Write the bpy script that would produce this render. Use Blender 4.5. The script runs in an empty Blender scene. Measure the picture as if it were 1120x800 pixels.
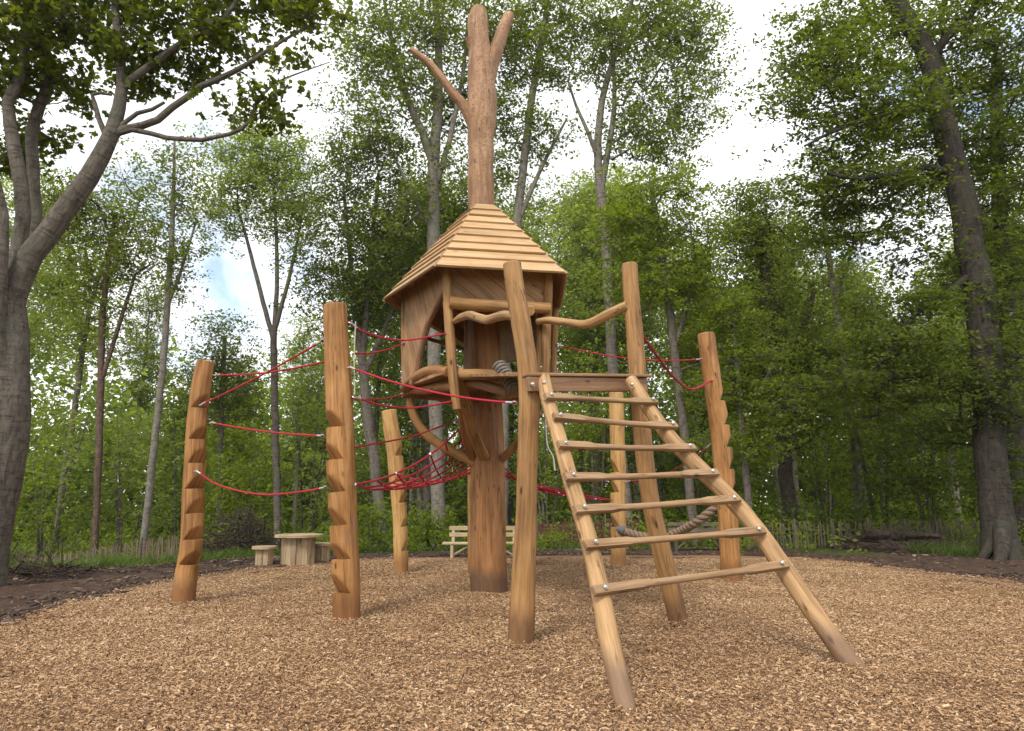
import bpy, math, random
import numpy as np
from mathutils import Vector, noise as mnoise

random.seed(7)
RNG = np.random.default_rng(7)
SC = bpy.context.scene
COL = SC.collection

# ------------------------------------------------------------------ camera geometry
FPX, CX, CY, YH, CAMZ = 760.0, 560.0, 400.0, 545.0, 1.2
PITCH = math.atan((YH - CY) / FPX)
CT, ST = math.cos(PITCH), math.sin(PITCH)
CAM = np.array([0.0, 0.0, CAMZ])
PIT_C = np.array([0.8, 6.2])


def terrain(x, y):
    r = np.hypot(np.asarray(x, float) - PIT_C[0], np.asarray(y, float) - PIT_C[1])
    t = np.clip((r - 9.0) / 12.0, 0, 1)
    q = np.clip((np.asarray(x, float) + 2.0) / 8.0, 0, 1)      # the land falls away on the left, stays level on the right
    return -0.95 * t * t * (3 - 2 * t) * (1 - q * q * (3 - 2 * q))


def ray(u, v):
    x = (u - CX) / FPX
    yc = (CY - v) / FPX
    return np.array([x, CT - yc * ST, ST + yc * CT])


def P(u, v, Y):
    d = ray(u, v)
    return CAM + d * (Y / d[1])


def PZ(u, v, z):
    d = ray(u, v)
    return CAM + d * ((z - CAMZ) / d[2])


def G(u, v):
    p = PZ(u, v, 0.0)
    for _ in range(30):
        p = PZ(u, v, 0.5 * p[2] + 0.5 * float(terrain(p[0], p[1])))
    return p


def GY(u, Y):
    """ground point under picture column u at forward distance Y"""
    x = (u - CX) / FPX * Y / CT
    p = np.array([x, Y, 0.0])
    for _ in range(6):
        p[2] = float(terrain(p[0], p[1]))
        dz = p[2] - CAMZ
        dep = Y * CT + dz * ST
        p[0] = (u - CX) / FPX * dep
    return p


def PPL(u, v, p0, n):
    d = ray(u, v)
    return CAM + d * (np.dot(p0 - CAM, n) / np.dot(d, n))


def M(p):
    """metres per picture pixel at a point"""
    return (p[1] * CT + (p[2] - CAMZ) * ST) / FPX


# ------------------------------------------------------------------ materials
def new_mat(name):
    m = bpy.data.materials.new(name)
    m.use_nodes = True
    nt = m.node_tree
    b = nt.nodes['Principled BSDF']
    return m, nt, b


def ramp(nt, stops):
    r = nt.nodes.new('ShaderNodeValToRGB')
    e = r.color_ramp.elements
    while len(e) < len(stops):
        e.new(0.5)
    for i, (p, c) in enumerate(stops):
        e[i].position = p
        e[i].color = (*c, 1)
    return r


def noise_node(nt, vec, scale, detail=4, rough=0.6, dist=0.0):
    n = nt.nodes.new('ShaderNodeTexNoise')
    n.inputs['Scale'].default_value = scale
    n.inputs['Detail'].default_value = detail
    n.inputs['Roughness'].default_value = rough
    n.inputs['Distortion'].default_value = dist
    if vec is not None:
        nt.links.new(vec, n.inputs['Vector'])
    return n


def mapping(nt, vec, scale):
    m = nt.nodes.new('ShaderNodeMapping')
    m.inputs['Scale'].default_value = scale
    nt.links.new(vec, m.inputs['Vector'])
    return m.outputs['Vector']


def mixc(nt, fac, a, b, mode='MIX'):
    m = nt.nodes.new('ShaderNodeMix')
    m.data_type = 'RGBA'
    m.blend_type = mode
    for sock, val in ((0, fac), (6, a), (7, b)):
        if hasattr(val, 'is_output'):
            nt.links.new(val, m.inputs[sock])
        elif sock == 0:
            m.inputs[0].default_value = val
        else:
            m.inputs[sock].default_value = (*val, 1)
    return m.outputs[2]


def wood(name, dark, mid, light, rough=0.62, streak=26.0, island=0.0, bump=0.25, foot=None, flecks=0.0, crack=.8):
    m, nt, b = new_mat(name)
    at = nt.nodes.new('ShaderNodeAttribute')
    at.attribute_name = 'grain'
    v = at.outputs['Vector']
    n1 = noise_node(nt, mapping(nt, v, (streak, streak, 1.3)), 1.0, 5, 0.62, 0.3)
    n2 = noise_node(nt, mapping(nt, v, (4.0, 4.0, 1.6)), 1.0, 3, 0.55)
    n3 = noise_node(nt, mapping(nt, v, (75, 75, 3.4)), 1.0, 4, 0.65)
    dk = tuple(a * .8 + b * .2 for a, b in zip(dark, mid))
    lt = tuple(a * .9 + b * .1 for a, b in zip(light, mid))
    r1 = ramp(nt, [(0.28, dk), (0.5, mid), (0.72, lt)])
    ad = nt.nodes.new('ShaderNodeMath'); ad.operation = 'MULTIPLY_ADD'
    nt.links.new(n2.outputs[0], ad.inputs[0]); ad.inputs[1].default_value = 0.75
    nt.links.new(n1.outputs[0], ad.inputs[2])
    sb = nt.nodes.new('ShaderNodeMath'); sb.operation = 'SUBTRACT'
    nt.links.new(ad.outputs[0], sb.inputs[0]); sb.inputs[1].default_value = 0.375
    nt.links.new(sb.outputs[0], r1.inputs[0])
    col = r1.outputs[0]
    # fine fibres
    fr = ramp(nt, [(0.36, (0.62, 0.57, 0.52)), (0.52, (1, 1, 1))])
    nt.links.new(n3.outputs[0], fr.inputs[0])
    col = mixc(nt, 0.6, col, fr.outputs[0], 'MULTIPLY')
    # knots
    vo = nt.nodes.new('ShaderNodeTexVoronoi')
    vo.inputs['Scale'].default_value = 1.0
    nt.links.new(mapping(nt, v, (7.0, 7.0, 2.6)), vo.inputs['Vector'])
    kr = ramp(nt, [(0.05, (1, 1, 1)), (0.13, (0, 0, 0))])
    nt.links.new(vo.outputs['Distance'], kr.inputs[0])
    col = mixc(nt, kr.outputs[0], col, tuple(c * 0.4 for c in dark))
    # drying cracks: thin dark lines along the grain
    vc = nt.nodes.new('ShaderNodeTexVoronoi')
    vc.feature = 'DISTANCE_TO_EDGE'
    vc.inputs['Scale'].default_value = 1.0
    wv = noise_node(nt, mapping(nt, v, (6, 6, 5)), 1.0, 2)
    wm = nt.nodes.new('ShaderNodeMix'); wm.data_type = 'VECTOR'
    wm.inputs[0].default_value = .035
    nt.links.new(v, wm.inputs[4]); nt.links.new(wv.outputs['Color'], wm.inputs[5])
    nt.links.new(mapping(nt, wm.outputs[1], (26, 26, 1.1)), vc.inputs['Vector'])
    ck = ramp(nt, [(0.012, (1, 1, 1)), (0.05, (0, 0, 0))])
    nt.links.new(vc.outputs['Distance'], ck.inputs[0])
    cmask = ramp(nt, [(0.54, (0, 0, 0)), (0.62, (1, 1, 1))])
    nt.links.new(noise_node(nt, mapping(nt, v, (9, 9, 2.2)), 1.0, 3).outputs[0], cmask.inputs[0])
    cm = nt.nodes.new('ShaderNodeMath'); cm.operation = 'MULTIPLY'
    nt.links.new(ck.outputs[0], cm.inputs[0]); nt.links.new(cmask.outputs[0], cm.inputs[1])
    cm2 = nt.nodes.new('ShaderNodeMath'); cm2.operation = 'MULTIPLY'
    nt.links.new(cm.outputs[0], cm2.inputs[0]); cm2.inputs[1].default_value = crack
    col = mixc(nt, cm2.outputs[0], col, tuple(c * 0.35 for c in dark))
    # weathered grey patches
    wn = noise_node(nt, mapping(nt, v, (5, 5, 2.0)), 1.0, 5, .65)
    wr = ramp(nt, [(0.55, (0, 0, 0)), (0.75, (.55, .55, .55))])
    nt.links.new(wn.outputs[0], wr.inputs[0])
    gy = sum(mid) / 3
    col = mixc(nt, wr.outputs[0], col, tuple(c * .55 + gy * .38 for c in mid))
    if island:
        g = nt.nodes.new('ShaderNodeNewGeometry')
        ir = ramp(nt, [(0.0, (1 - island,) * 3), (1.0, (1 + island, 1 + island * .9, 1 + island * .8))])
        nt.links.new(g.outputs['Random Per Island'], ir.inputs[0])
        col = mixc(nt, 1.0, col, ir.outputs[0], 'MULTIPLY')
    if flecks:
        nf = noise_node(nt, mapping(nt, v, (20, 20, 26)), 1.0, 6, 0.75)
        rf = ramp(nt, [(0.5, (0, 0, 0)), (0.62, (1, 1, 1))])
        nt.links.new(nf.outputs[0], rf.inputs[0])
        col = mixc(nt, rf.outputs[0], col, tuple(c * (1 - flecks) + d * flecks for c, d in zip(mid, (.09, .045, .03))))
    if foot:
        # damp, dirty band of the buried end (its own wear mark)
        tc = nt.nodes.new('ShaderNodeNewGeometry')
        sx = nt.nodes.new('ShaderNodeSeparateXYZ')
        nt.links.new(tc.outputs['Position'], sx.inputs[0])
        nz = nt.nodes.new('ShaderNodeMath'); nz.operation = 'MULTIPLY_ADD'
        nt.links.new(n1.outputs[0], nz.inputs[0]); nz.inputs[1].default_value = -0.35
        nt.links.new(sx.outputs[2], nz.inputs[2])
        fr2 = ramp(nt, [(0.0, (1, 1, 1)), (0.16, (0, 0, 0))])
        nt.links.new(nz.outputs[0], fr2.inputs[0])
        mulf = nt.nodes.new('ShaderNodeMath'); mulf.operation = 'MULTIPLY'
        nt.links.new(fr2.outputs[0], mulf.inputs[0]); mulf.inputs[1].default_value = 0.7
        col = mixc(nt, mulf.outputs[0], col, foot)
    nt.links.new(col, b.inputs['Base Color'])
    b.inputs['Roughness'].default_value = rough
    b.inputs['Specular IOR Level'].default_value = 0.3
    bp = nt.nodes.new('ShaderNodeBump')
    bp.inputs['Strength'].default_value = bump
    bp.inputs['Distance'].default_value = 0.02
    nt.links.new(n1.outputs[0], bp.inputs['Height'])
    nt.links.new(bp.outputs[0], b.inputs['Normal'])
    return m


def plain(name, c, rough=0.6, metal=0.0, var=0.25, scale=30.0):
    m, nt, b = new_mat(name)
    tc = nt.nodes.new('ShaderNodeTexCoord')
    n = noise_node(nt, tc.outputs['Object'], scale, 4)
    r = ramp(nt, [(0.3, tuple(x * (1 - var) for x in c)), (0.7, tuple(min(1, x * (1 + var)) for x in c))])
    nt.links.new(n.outputs[0], r.inputs[0])
    nt.links.new(r.outputs[0], b.inputs['Base Color'])
    b.inputs['Roughness'].default_value = rough
    b.inputs['Metallic'].default_value = metal
    return m


def leaf_mat(name, cols, trans=0.38):
    m = bpy.data.materials.new(name)
    m.use_nodes = True
    nt = m.node_tree
    nt.nodes.remove(nt.nodes['Principled BSDF'])
    out = nt.nodes['Material Output']
    g = nt.nodes.new('ShaderNodeNewGeometry')
    r = ramp(nt, [(i / (len(cols) - 1), c) for i, c in enumerate(cols)])
    n = noise_node(nt, g.outputs['Position'], 0.9, 2)
    ad = nt.nodes.new('ShaderNodeMath'); ad.operation = 'MULTIPLY_ADD'
    nt.links.new(n.outputs[0], ad.inputs[0]); ad.inputs[1].default_value = 1.3
    nt.links.new(g.outputs['Random Per Island'], ad.inputs[2])
    sb = nt.nodes.new('ShaderNodeMath'); sb.operation = 'MULTIPLY_ADD'
    nt.links.new(ad.outputs[0], sb.inputs[0]); sb.inputs[1].default_value = 0.6; sb.inputs[2].default_value = -0.2
    nt.links.new(sb.outputs[0], r.inputs[0])
    d = nt.nodes.new('ShaderNodeBsdfDiffuse')
    nt.links.new(r.outputs[0], d.inputs[0])
    t = nt.nodes.new('ShaderNodeBsdfTranslucent')
    tcol = mixc(nt, 1.0, r.outputs[0], (2.15, 2.2, 0.9), 'MULTIPLY')
    nt.links.new(tcol, t.inputs[0])
    gl = nt.nodes.new('ShaderNodeBsdfGlossy'); gl.inputs['Roughness'].default_value = 0.45
    gl.inputs['Color'].default_value = (0.9, 0.95, 1, 1)
    mx = nt.nodes.new('ShaderNodeMixShader'); mx.inputs[0].default_value = trans
    nt.links.new(d.outputs[0], mx.inputs[1]); nt.links.new(t.outputs[0], mx.inputs[2])
    m2 = nt.nodes.new('ShaderNodeMixShader'); m2.inputs[0].default_value = 0.012
    nt.links.new(mx.outputs[0], m2.inputs[1]); nt.links.new(gl.outputs[0], m2.inputs[2])
    nt.links.new(m2.outputs[0], out.inputs['Surface'])
    return m


def bark(name, dark, light, scale=(9, 9, 3.0), lichen=None):
    m, nt, b = new_mat(name)
    at = nt.nodes.new('ShaderNodeAttribute'); at.attribute_name = 'grain'
    v = at.outputs['Vector']
    n1 = noise_node(nt, mapping(nt, v, tuple(k * 1.7 for k in scale)), 1.0, 9, 0.74, 0.5)
    n2 = noise_node(nt, mapping(nt, v, (2.6, 2.6, 1.6)), 1.0, 6, .7)
    n3 = noise_node(nt, mapping(nt, v, (4, 4, 22)), 1.0, 5, .68)
    r = ramp(nt, [(0.34, dark), (0.64, light)])
    nt.links.new(n1.outputs[0], r.inputs[0])
    r3 = ramp(nt, [(0.38, (.36, .34, .32)), (0.48, (1, 1, 1))])
    nt.links.new(n3.outputs[0], r3.inputs[0])
    col = mixc(nt, 0.7, r.outputs[0], r3.outputs[0], 'MULTIPLY')
    if lichen:
        r2 = ramp(nt, [(0.5, (0, 0, 0)), (0.66, (.75, .75, .75))])
        nt.links.new(n2.outputs[0], r2.inputs[0])
        col = mixc(nt, r2.outputs[0], col, lichen)
    nt.links.new(col, b.inputs['Base Color'])
    b.inputs['Roughness'].default_value = 0.9
    b.inputs['Specular IOR Level'].default_value = 0.15
    bp = nt.nodes.new('ShaderNodeBump'); bp.inputs['Strength'].default_value = 0.8
    bp.inputs['Distance'].default_value = 0.04
    nt.links.new(n1.outputs[0], bp.inputs['Height'])
    nt.links.new(bp.outputs[0], b.inputs['Normal'])
    return m


FOOT = (0.10, 0.045, 0.022)
MAT = dict(
    post=wood('oiled_post_wood', (.13, .056, .016), (.33, .155, .048), (.45, .235, .082), foot=(.17, .072, .025)),
    pale_post=wood('pale_post_wood', (.27, .135, .042), (.46, .262, .090), (.55, .34, .135), foot=(.22, .095, .035)),
    gate=wood('gate_log_wood', (.125, .060, .020), (.315, .165, .058), (.41, .236, .092), foot=FOOT),
    ladder=wood('ladder_log_wood', (.19, .105, .044), (.40, .236, .104), (.49, .312, .152), foot=(.11, .065, .045)),
    rung=wood('rung_wood', (.18, .098, .046), (.305, .186, .092), (.38, .24, .128), streak=40),
    trunk=wood('trunk_wood', (.12, .054, .018), (.30, .138, .048), (.39, .196, .076), foot=(.05, .03, .02), streak=18),
    snag=wood('snag_wood', (.17, .085, .040), (.33, .180, .090), (.44, .27, .155), streak=15, flecks=0.6, bump=.9),
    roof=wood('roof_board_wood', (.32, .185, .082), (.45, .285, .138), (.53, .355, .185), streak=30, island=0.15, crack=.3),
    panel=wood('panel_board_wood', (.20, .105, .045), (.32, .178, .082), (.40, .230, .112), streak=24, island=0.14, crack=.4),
    beam=wood('beam_wood', (.16, .080, .040), (.27, .148, .075), (.34, .195, .105), streak=30),
    pine=wood('pale_bench_wood', (.32, .23, .13), (.45, .345, .205), (.53, .43, .28), streak=30),
    table=wood('table_wood', (.20, .14, .085), (.40, .29, .17), (.52, .40, .25), streak=22, island=.12),
    old=wood('old_grey_wood', (.06, .045, .03), (.13, .10, .07), (.22, .17, .12), streak=20),
    paling=wood('paling_wood', (.07, .05, .032), (.13, .095, .062), (.20, .15, .10), streak=20, island=.3),
    twig=bark('twig_bark', (.035, .024, .018), (.11, .08, .06)),
    slot=plain('dark_slot', (.045, .035, .03), .8),
    rope=plain('red_rope', (.34, .010, .022), .85, 0, .45, 90),
    hemp=plain('hemp_rope', (.20, .135, .088), .9, 0, .35, 60),
    cord=plain('pale_cord', (.42, .38, .31), .9, 0, .3, 60),
    lash=plain('lashing_rope', (.17, .145, .118), .9, 0, .5, 70),
    steel=plain('steel', (.50, .50, .49), .35, .9, .1, 30),
    thimble=plain('grey_thimble', (.11, .11, .125), .6, 0, .3, 60),
    redfab=plain('red_netting', (.085, .020, .018), .8, 0, .4, 20),
    bark_maple=bark('maple_bark', (.056, .047, .038), (.19, .16, .128), (9, 9, 3.2), (.105, .10, .075)),
    bark_beech=bark('beech_bark', (.026, .021, .017), (.075, .062, .050), (7, 7, 2.0), (.050, .053, .034)),
    bark_pale=bark('pale_bark', (.095, .080, .063), (.255, .222, .18), (7, 7, 3), (.19, .19, .15)),
    bark_mid=bark('grey_bark', (.075, .060, .048), (.19, .16, .13), (7, 7, 3), (.12, .12, .08)),
    bark_dark=bark('dark_bark', (.036, .029, .023), (.10, .082, .066), (7, 7, 3)),
    bark_red=bark('ruddy_bark', (.07, .045, .032), (.17, .115, .085), (7, 7, 3)),
    lf_maple=leaf_mat('maple_leaves', [(0.035, 0.049, 0.008), (0.081, 0.098, 0.012), (0.153, 0.162, 0.019)], .52),
    lf_beech=leaf_mat('beech_leaves', [(0.044, 0.059, 0.012), (0.081, 0.106, 0.020), (0.133, 0.157, 0.031)], .50),
    lf_mid=leaf_mat('ash_leaves', [(0.061, 0.080, 0.017), (0.109, 0.137, 0.030), (0.163, 0.194, 0.047)], .50),
    lf_pale=leaf_mat('pale_leaves', [(0.103, 0.132, 0.031), (0.163, 0.201, 0.052), (0.227, 0.265, 0.078)], .50),
    lf_bright=leaf_mat('bright_leaves', [(0.084, 0.116, 0.012), (0.143, 0.186, 0.022), (0.202, 0.240, 0.035)], .52),
    lf_dark=leaf_mat('dark_leaves', [(0.042, 0.059, 0.013), (0.075, 0.100, 0.022), (0.120, 0.147, 0.035)], .48),
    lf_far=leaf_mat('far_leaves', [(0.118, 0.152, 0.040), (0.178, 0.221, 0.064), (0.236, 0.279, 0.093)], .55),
    grass=leaf_mat('grass_blades', [(.045, .075, .015), (.085, .125, .025), (.14, .16, .05)], .35),
)


# ------------------------------------------------------------------ mesh helpers
class MB:
    def __init__(self):
        self.v, self.f, self.g, self.sm, self.n = [], [], [], [], 0

    def add(self, verts, faces, grain, smooth):
        verts = np.asarray(verts, float)
        self.v.append(verts)
        self.g.append(np.asarray(grain, float))
        for f in faces:
            self.f.append([i + self.n for i in f])
        if isinstance(smooth, bool):
            smooth = [smooth] * len(faces)
        self.sm += smooth
        self.n += len(verts)

    def build(self, name, mat, parent=None, origin=None):
        V = np.concatenate(self.v)
        Gr = np.concatenate(self.g)
        if parent is not None:
            off = np.array(parent['_org'])
            V = V - off
        elif origin is not None:
            off = np.array(origin, float)
            V = V - off
        else:
            off = np.zeros(3)
        me = bpy.data.meshes.new(name)
        me.from_pydata(V.tolist(), [], self.f)
        me.polygons.foreach_set('use_smooth', self.sm)
        a = me.attributes.new('grain', 'FLOAT_VECTOR', 'POINT')
        a.data.foreach_set('vector', Gr.astype(np.float32).ravel())
        me.materials.append(mat)
        me.update()
        me.set_sharp_from_angle(angle=math.radians(38))
        o = bpy.data.objects.new(name, me)
        COL.objects.link(o)
        if parent is not None:
            o.parent = parent
            o['_org'] = [float(x) for x in off]
        else:
            o.location = off
            o['_org'] = [float(x) for x in off]
        return o


def empty(name, loc, label, cat, group=None):
    o = bpy.data.objects.new(name, None)
    COL.objects.link(o)
    o.location = loc
    o['_org'] = [float(x) for x in loc]
    o.empty_display_size = 0.2
    o['label'] = label
    o['category'] = cat
    if group:
        o['group'] = group
    return o


def tag(o, label, cat, group=None, kind=None):
    o['label'] = label
    o['category'] = cat
    if group:
        o['group'] = group
    if kind:
        o['kind'] = kind
    return o


def structure(o, kind='structure'):
    o['kind'] = kind
    return o


def spline(pts, step):
    """Catmull-Rom through rows of pts (any width); spacing about step metres"""
    pts = np.asarray(pts, float)
    if len(pts) == 2:
        n = max(2, int(np.linalg.norm(pts[1, :3] - pts[0, :3]) / step) + 1)
        t = np.linspace(0, 1, n)[:, None]
        return pts[0] * (1 - t) + pts[1] * t
    ext = np.vstack([2 * pts[0] - pts[1], pts, 2 * pts[-1] - pts[-2]])
    out = []
    for i in range(1, len(ext) - 2):
        p0, p1, p2, p3 = ext[i - 1], ext[i], ext[i + 1], ext[i + 2]
        n = max(1, int(np.linalg.norm(p2[:3] - p1[:3]) / step))
        for k in range(n):
            t = k / n
            out.append(0.5 * ((2 * p1) + (-p0 + p2) * t + (2 * p0 - 5 * p1 + 4 * p2 - p3) * t * t
                              + (-p0 + 3 * p1 - 3 * p2 + p3) * t ** 3))
    out.append(pts[-1])
    return np.array(out)


def frames(C):
    T = np.gradient(C, axis=0)
    T /= np.linalg.norm(T, axis=1)[:, None] + 1e-9
    ref = np.array([1.0, 0, 0]) if abs(T[0][0]) < 0.8 else np.array([0, 1.0, 0])
    N = np.zeros_like(C)
    n = ref - T[0] * np.dot(ref, T[0])
    N[0] = n / np.linalg.norm(n)
    for i in range(1, len(C)):
        n = N[i - 1] - T[i] * np.dot(N[i - 1], T[i])
        N[i] = n / (np.linalg.norm(n) + 1e-9)
    B = np.cross(T, N)
    return T, N, B


def tube(mb, pts, radii, sides=12, step=0.05, caps=True, rough=0.0, notches=None, smooth_pts=True, flat=1.0,
         bevel=True, seed=None):
    """a log / pole / rope along pts. notches: list of (s0, h, direction, depth)"""
    ctl = np.column_stack([np.asarray(pts, float), np.asarray(radii, float)])
    R = spline(ctl, step) if smooth_pts else ctl
    C, r = R[:, :3], R[:, 3]
    L = np.concatenate([[0], np.cumsum(np.linalg.norm(np.diff(C, axis=0), axis=1))])
    if notches:
        extra = []
        for (s0, h, d, dep) in notches:
            extra += [s0 - 0.002, s0 + 0.001, s0 + h]
        S = np.unique(np.concatenate([L, np.array(extra)]))
        S = S[(S >= 0) & (S <= L[-1])]
        C = np.column_stack([np.interp(S, L, C[:, k]) for k in range(3)])
        r = np.interp(S, L, r)
        L = S
    T, N, B = frames(C)
    sd = random.random() * 100 if seed is None else seed
    off = np.array([sd * 7.13 % 50, sd * 3.77 % 50, sd * 1.9 % 50])
    n, m = len(C), sides
    A = np.linspace(0, 2 * math.pi, m, endpoint=False)
    V = np.zeros((n, m, 3)); Gr = np.zeros((n, m, 3))
    for i in range(n):
        for j, a in enumerate(A):
            ca, sa = math.cos(a), math.sin(a)
            rr = r[i]
            if rough:
                rr *= 1 + rough * mnoise.noise(Vector((ca * 1.3 + off[0], sa * 1.3 + off[1], L[i] * 3.2 + off[2]))) \
                    + rough * 0.5 * mnoise.noise(Vector((ca * 3 + off[1], sa * 3, L[i] * 9 + off[0])))
            o = N[i] * ca * rr + B[i] * sa * rr * flat
            if notches:
                for (s0, h, d, dep) in notches:
                    if s0 <= L[i] <= s0 + h:
                        q = (L[i] - s0) / h
                        lim = r[i] * (1 - dep * (1 - q))
                        k = np.dot(o, d)
                        if k > lim:
                            o = o - d * (k - lim)
            V[i, j] = C[i] + o
            Gr[i, j] = (ca * r[i] + off[0], sa * r[i] + off[1], L[i] + off[2])
    faces, sm = [], []
    for i in range(n - 1):
        for j in range(m):
            k = (j + 1) % m
            faces.append((i * m + j, i * m + k, (i + 1) * m + k, (i + 1) * m + j))
            sm.append(True)
    mb.add(V.reshape(-1, 3), faces, Gr.reshape(-1, 3), sm)
    if caps:
        for i, sgn in ((0, -1), (n - 1, 1)):
            ring = V[i]
            c = ring.mean(0)
            hgt = r[i] * 0.10 * sgn
            r1 = c + (ring - c) * 0.93 + T[i] * hgt
            r2 = c + (ring - c) * 0.93 + T[i] * hgt
            cc = c + T[i] * hgt
            vs = np.vstack([ring, r1, r2, cc[None]])
            # end grain: vary across the face only
            gg = np.vstack([Gr[i], Gr[i], Gr[i] * np.array([1, 1, 1]) + 0.3, (Gr[i].mean(0) + 0.3)[None]])
            fs, ss = [], []
            for j in range(m):
                k = (j + 1) % m
                q = (j, k, m + k, m + j); t3 = (2 * m + j, 2 * m + k, 3 * m)
                if sgn < 0:
                    q = q[::-1]; t3 = t3[::-1]
                fs += [q, t3]; ss += [True, False]
            mb.add(vs, fs, gg, ss)
    return C, L


def box(mb, c, ax, ay, az, bev=0.004):
    """box from centre and three half-axis vectors; grain runs along ax"""
    c = np.asarray(c, float)
    h = [np.asarray(a, float) for a in (ax, ay, az)]
    ln = [np.linalg.norm(a) for a in h]
    u = [a / l for a, l in zip(h, ln)]
    bev = min(bev, min(ln) * 0.45)
    vs, idx = [], {}
    for sx in (-1, 1):
        for sy in (-1, 1):
            for sz in (-1, 1):
                s = (sx, sy, sz)
                for k in range(3):
                    e = [ln[i] - (0 if i == k else bev) for i in range(3)]
                    idx[(s, k)] = len(vs)
                    vs.append([s[i] * e[i] for i in range(3)])
    loc = np.array(vs)
    W = c + loc[:, :1] * u[0] + loc[:, 1:2] * u[1] + loc[:, 2:] * u[2]
    off = np.array([random.random() * 40 for _ in range(3)])
    Gr = np.column_stack([loc[:, 1], loc[:, 2], loc[:, 0]]) + off
    F = []
    for k in range(3):
        a, b = (k + 1) % 3, (k + 2) % 3
        for s in (-1, 1):
            q = []
            for (sa, sb_) in ((-1, -1), (1, -1), (1, 1), (-1, 1)):
                t = [0, 0, 0]; t[k] = s; t[a] = sa; t[b] = sb_
                q.append(idx[(tuple(t), k)])
            F.append(q if s > 0 else q[::-1])
    for k in range(3):      # edge strips along axis k
        a, b = (k + 1) % 3, (k + 2) % 3
        for sa in (-1, 1):
            for sb_ in (-1, 1):
                t0 = [0, 0, 0]; t0[k] = -1; t0[a] = sa; t0[b] = sb_
                t1 = list(t0); t1[k] = 1
                q = [idx[(tuple(t0), a)], idx[(tuple(t0), b)], idx[(tuple(t1), b)], idx[(tuple(t1), a)]]
                F.append(q if sa * sb_ < 0 else q[::-1])
    for sx in (-1, 1):
        for sy in (-1, 1):
            for sz in (-1, 1):
                s = (sx, sy, sz)
                q = [idx[(s, 0)], idx[(s, 1)], idx[(s, 2)]]
                F.append(q if sx * sy * sz > 0 else q[::-1])
    mb.add(W, F, Gr, False)


def beam(mb, a, b, w, h, up=(0, 0, 1), bev=0.006):
    a, b = np.asarray(a, float), np.asarray(b, float)
    d = b - a
    L = np.linalg.norm(d); t = d / L
    up = np.asarray(up, float)
    n = up - t * np.dot(up, t); n /= np.linalg.norm(n)
    s = np.cross(t, n)
    box(mb, (a + b) / 2, d / 2, s * w / 2, n * h / 2, bev)


def slab(mb, poly, nrm, th, gdir, off=None):
    """extruded polygon (poly: 3-D points in a plane), grain along gdir"""
    poly = np.asarray(poly, float); nrm = np.asarray(nrm, float)
    n = len(poly)
    gd = np.asarray(gdir, float); gd = gd / np.linalg.norm(gd)
    sd = np.cross(nrm, gd)
    o = np.array([random.random() * 40 for _ in range(3)]) if off is None else off
    def gr(p, k):
        return np.column_stack([p @ sd, np.full(len(p), k), p @ gd]) + o
    top, bot = poly + nrm * th, poly
    V = np.vstack([top, bot]); Gv = np.vstack([gr(top, th), gr(bot, 0)])
    F = [list(range(n)), list(range(2 * n - 1, n - 1, -1))]
    for i in range(n):
        k = (i + 1) % n
        F.append([k, i, n + i, n + k])
    mb.add(V, F, Gv, False)


def clip(poly, p, n):
    out = []
    for i in range(len(poly)):
        a, b = poly[i], poly[(i + 1) % len(poly)]
        da, db = np.dot(a - p, n), np.dot(b - p, n)
        if da >= 0:
            out.append(a)
        if (da >= 0) != (db >= 0):
            out.append(a + (b - a) * (da / (da - db)))
    return out


def planks(mb, outline, nrm, th, gdir, width, gap=0.004, jitter=0.0):
    outline = [np.asarray(p, float) for p in outline]
    nrm = np.asarray(nrm, float) / np.linalg.norm(nrm)
    gd = np.asarray(gdir, float); gd = gd - nrm * np.dot(gd, nrm); gd /= np.linalg.norm(gd)
    sd = np.cross(nrm, gd)
    ks = [np.dot(p, sd) for p in outline]
    a = min(ks)
    while a < max(ks):
        b = a + width
        p = clip(outline, sd * (a + gap / 2), sd)
        if len(p) > 2:
            p = clip(p, sd * (b - gap / 2), -sd)
        if len(p) > 2:
            j = nrm * random.uniform(-jitter, jitter)
            slab(mb, np.array(p) + j, nrm, th, gd)
        a = b


def ball(mb, c, r, sides=8, rings=5, squash=(1, 1, 1)):
    V = []
    for i in range(rings + 1):
        ph = math.pi * i / rings
        for j in range(sides):
            a = 2 * math.pi * j / sides
            V.append([math.sin(ph) * math.cos(a) * r * squash[0], math.sin(ph) * math.sin(a) * r * squash[1], math.cos(ph) * r * squash[2]])
    V = np.array(V) + np.asarray(c, float)
    F = []
    for i in range(rings):
        for j in range(sides):
            k = (j + 1) % sides
            F.append((i * sides + j, (i + 1) * sides + j, (i + 1) * sides + k, i * sides + k))
    mb.add(V, F, V, True)


def ring(mb, c, nrm, R, r, sides=14, tube_sides=6):
    nrm = np.asarray(nrm, float) / np.linalg.norm(nrm)
    ref = np.array([0, 0, 1.0]) if abs(nrm[2]) < .8 else np.array([1.0, 0, 0])
    a = np.cross(nrm, ref); a /= np.linalg.norm(a); b = np.cross(nrm, a)
    V = []
    for i in range(sides):
        t = 2 * math.pi * i / sides
        rad = a * math.cos(t) + b * math.sin(t)
        for j in range(tube_sides):
            p = 2 * math.pi * j / tube_sides
            V.append(np.asarray(c) + rad * (R + r * math.cos(p)) + nrm * r * math.sin(p))
    F = []
    for i in range(sides):
        for j in range(tube_sides):
            i2, j2 = (i + 1) % sides, (j + 1) % tube_sides
            F.append((i * tube_sides + j, i2 * tube_sides + j, i2 * tube_sides + j2, i * tube_sides + j2))
    V = np.array(V)
    mb.add(V, F, V, True)


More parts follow.
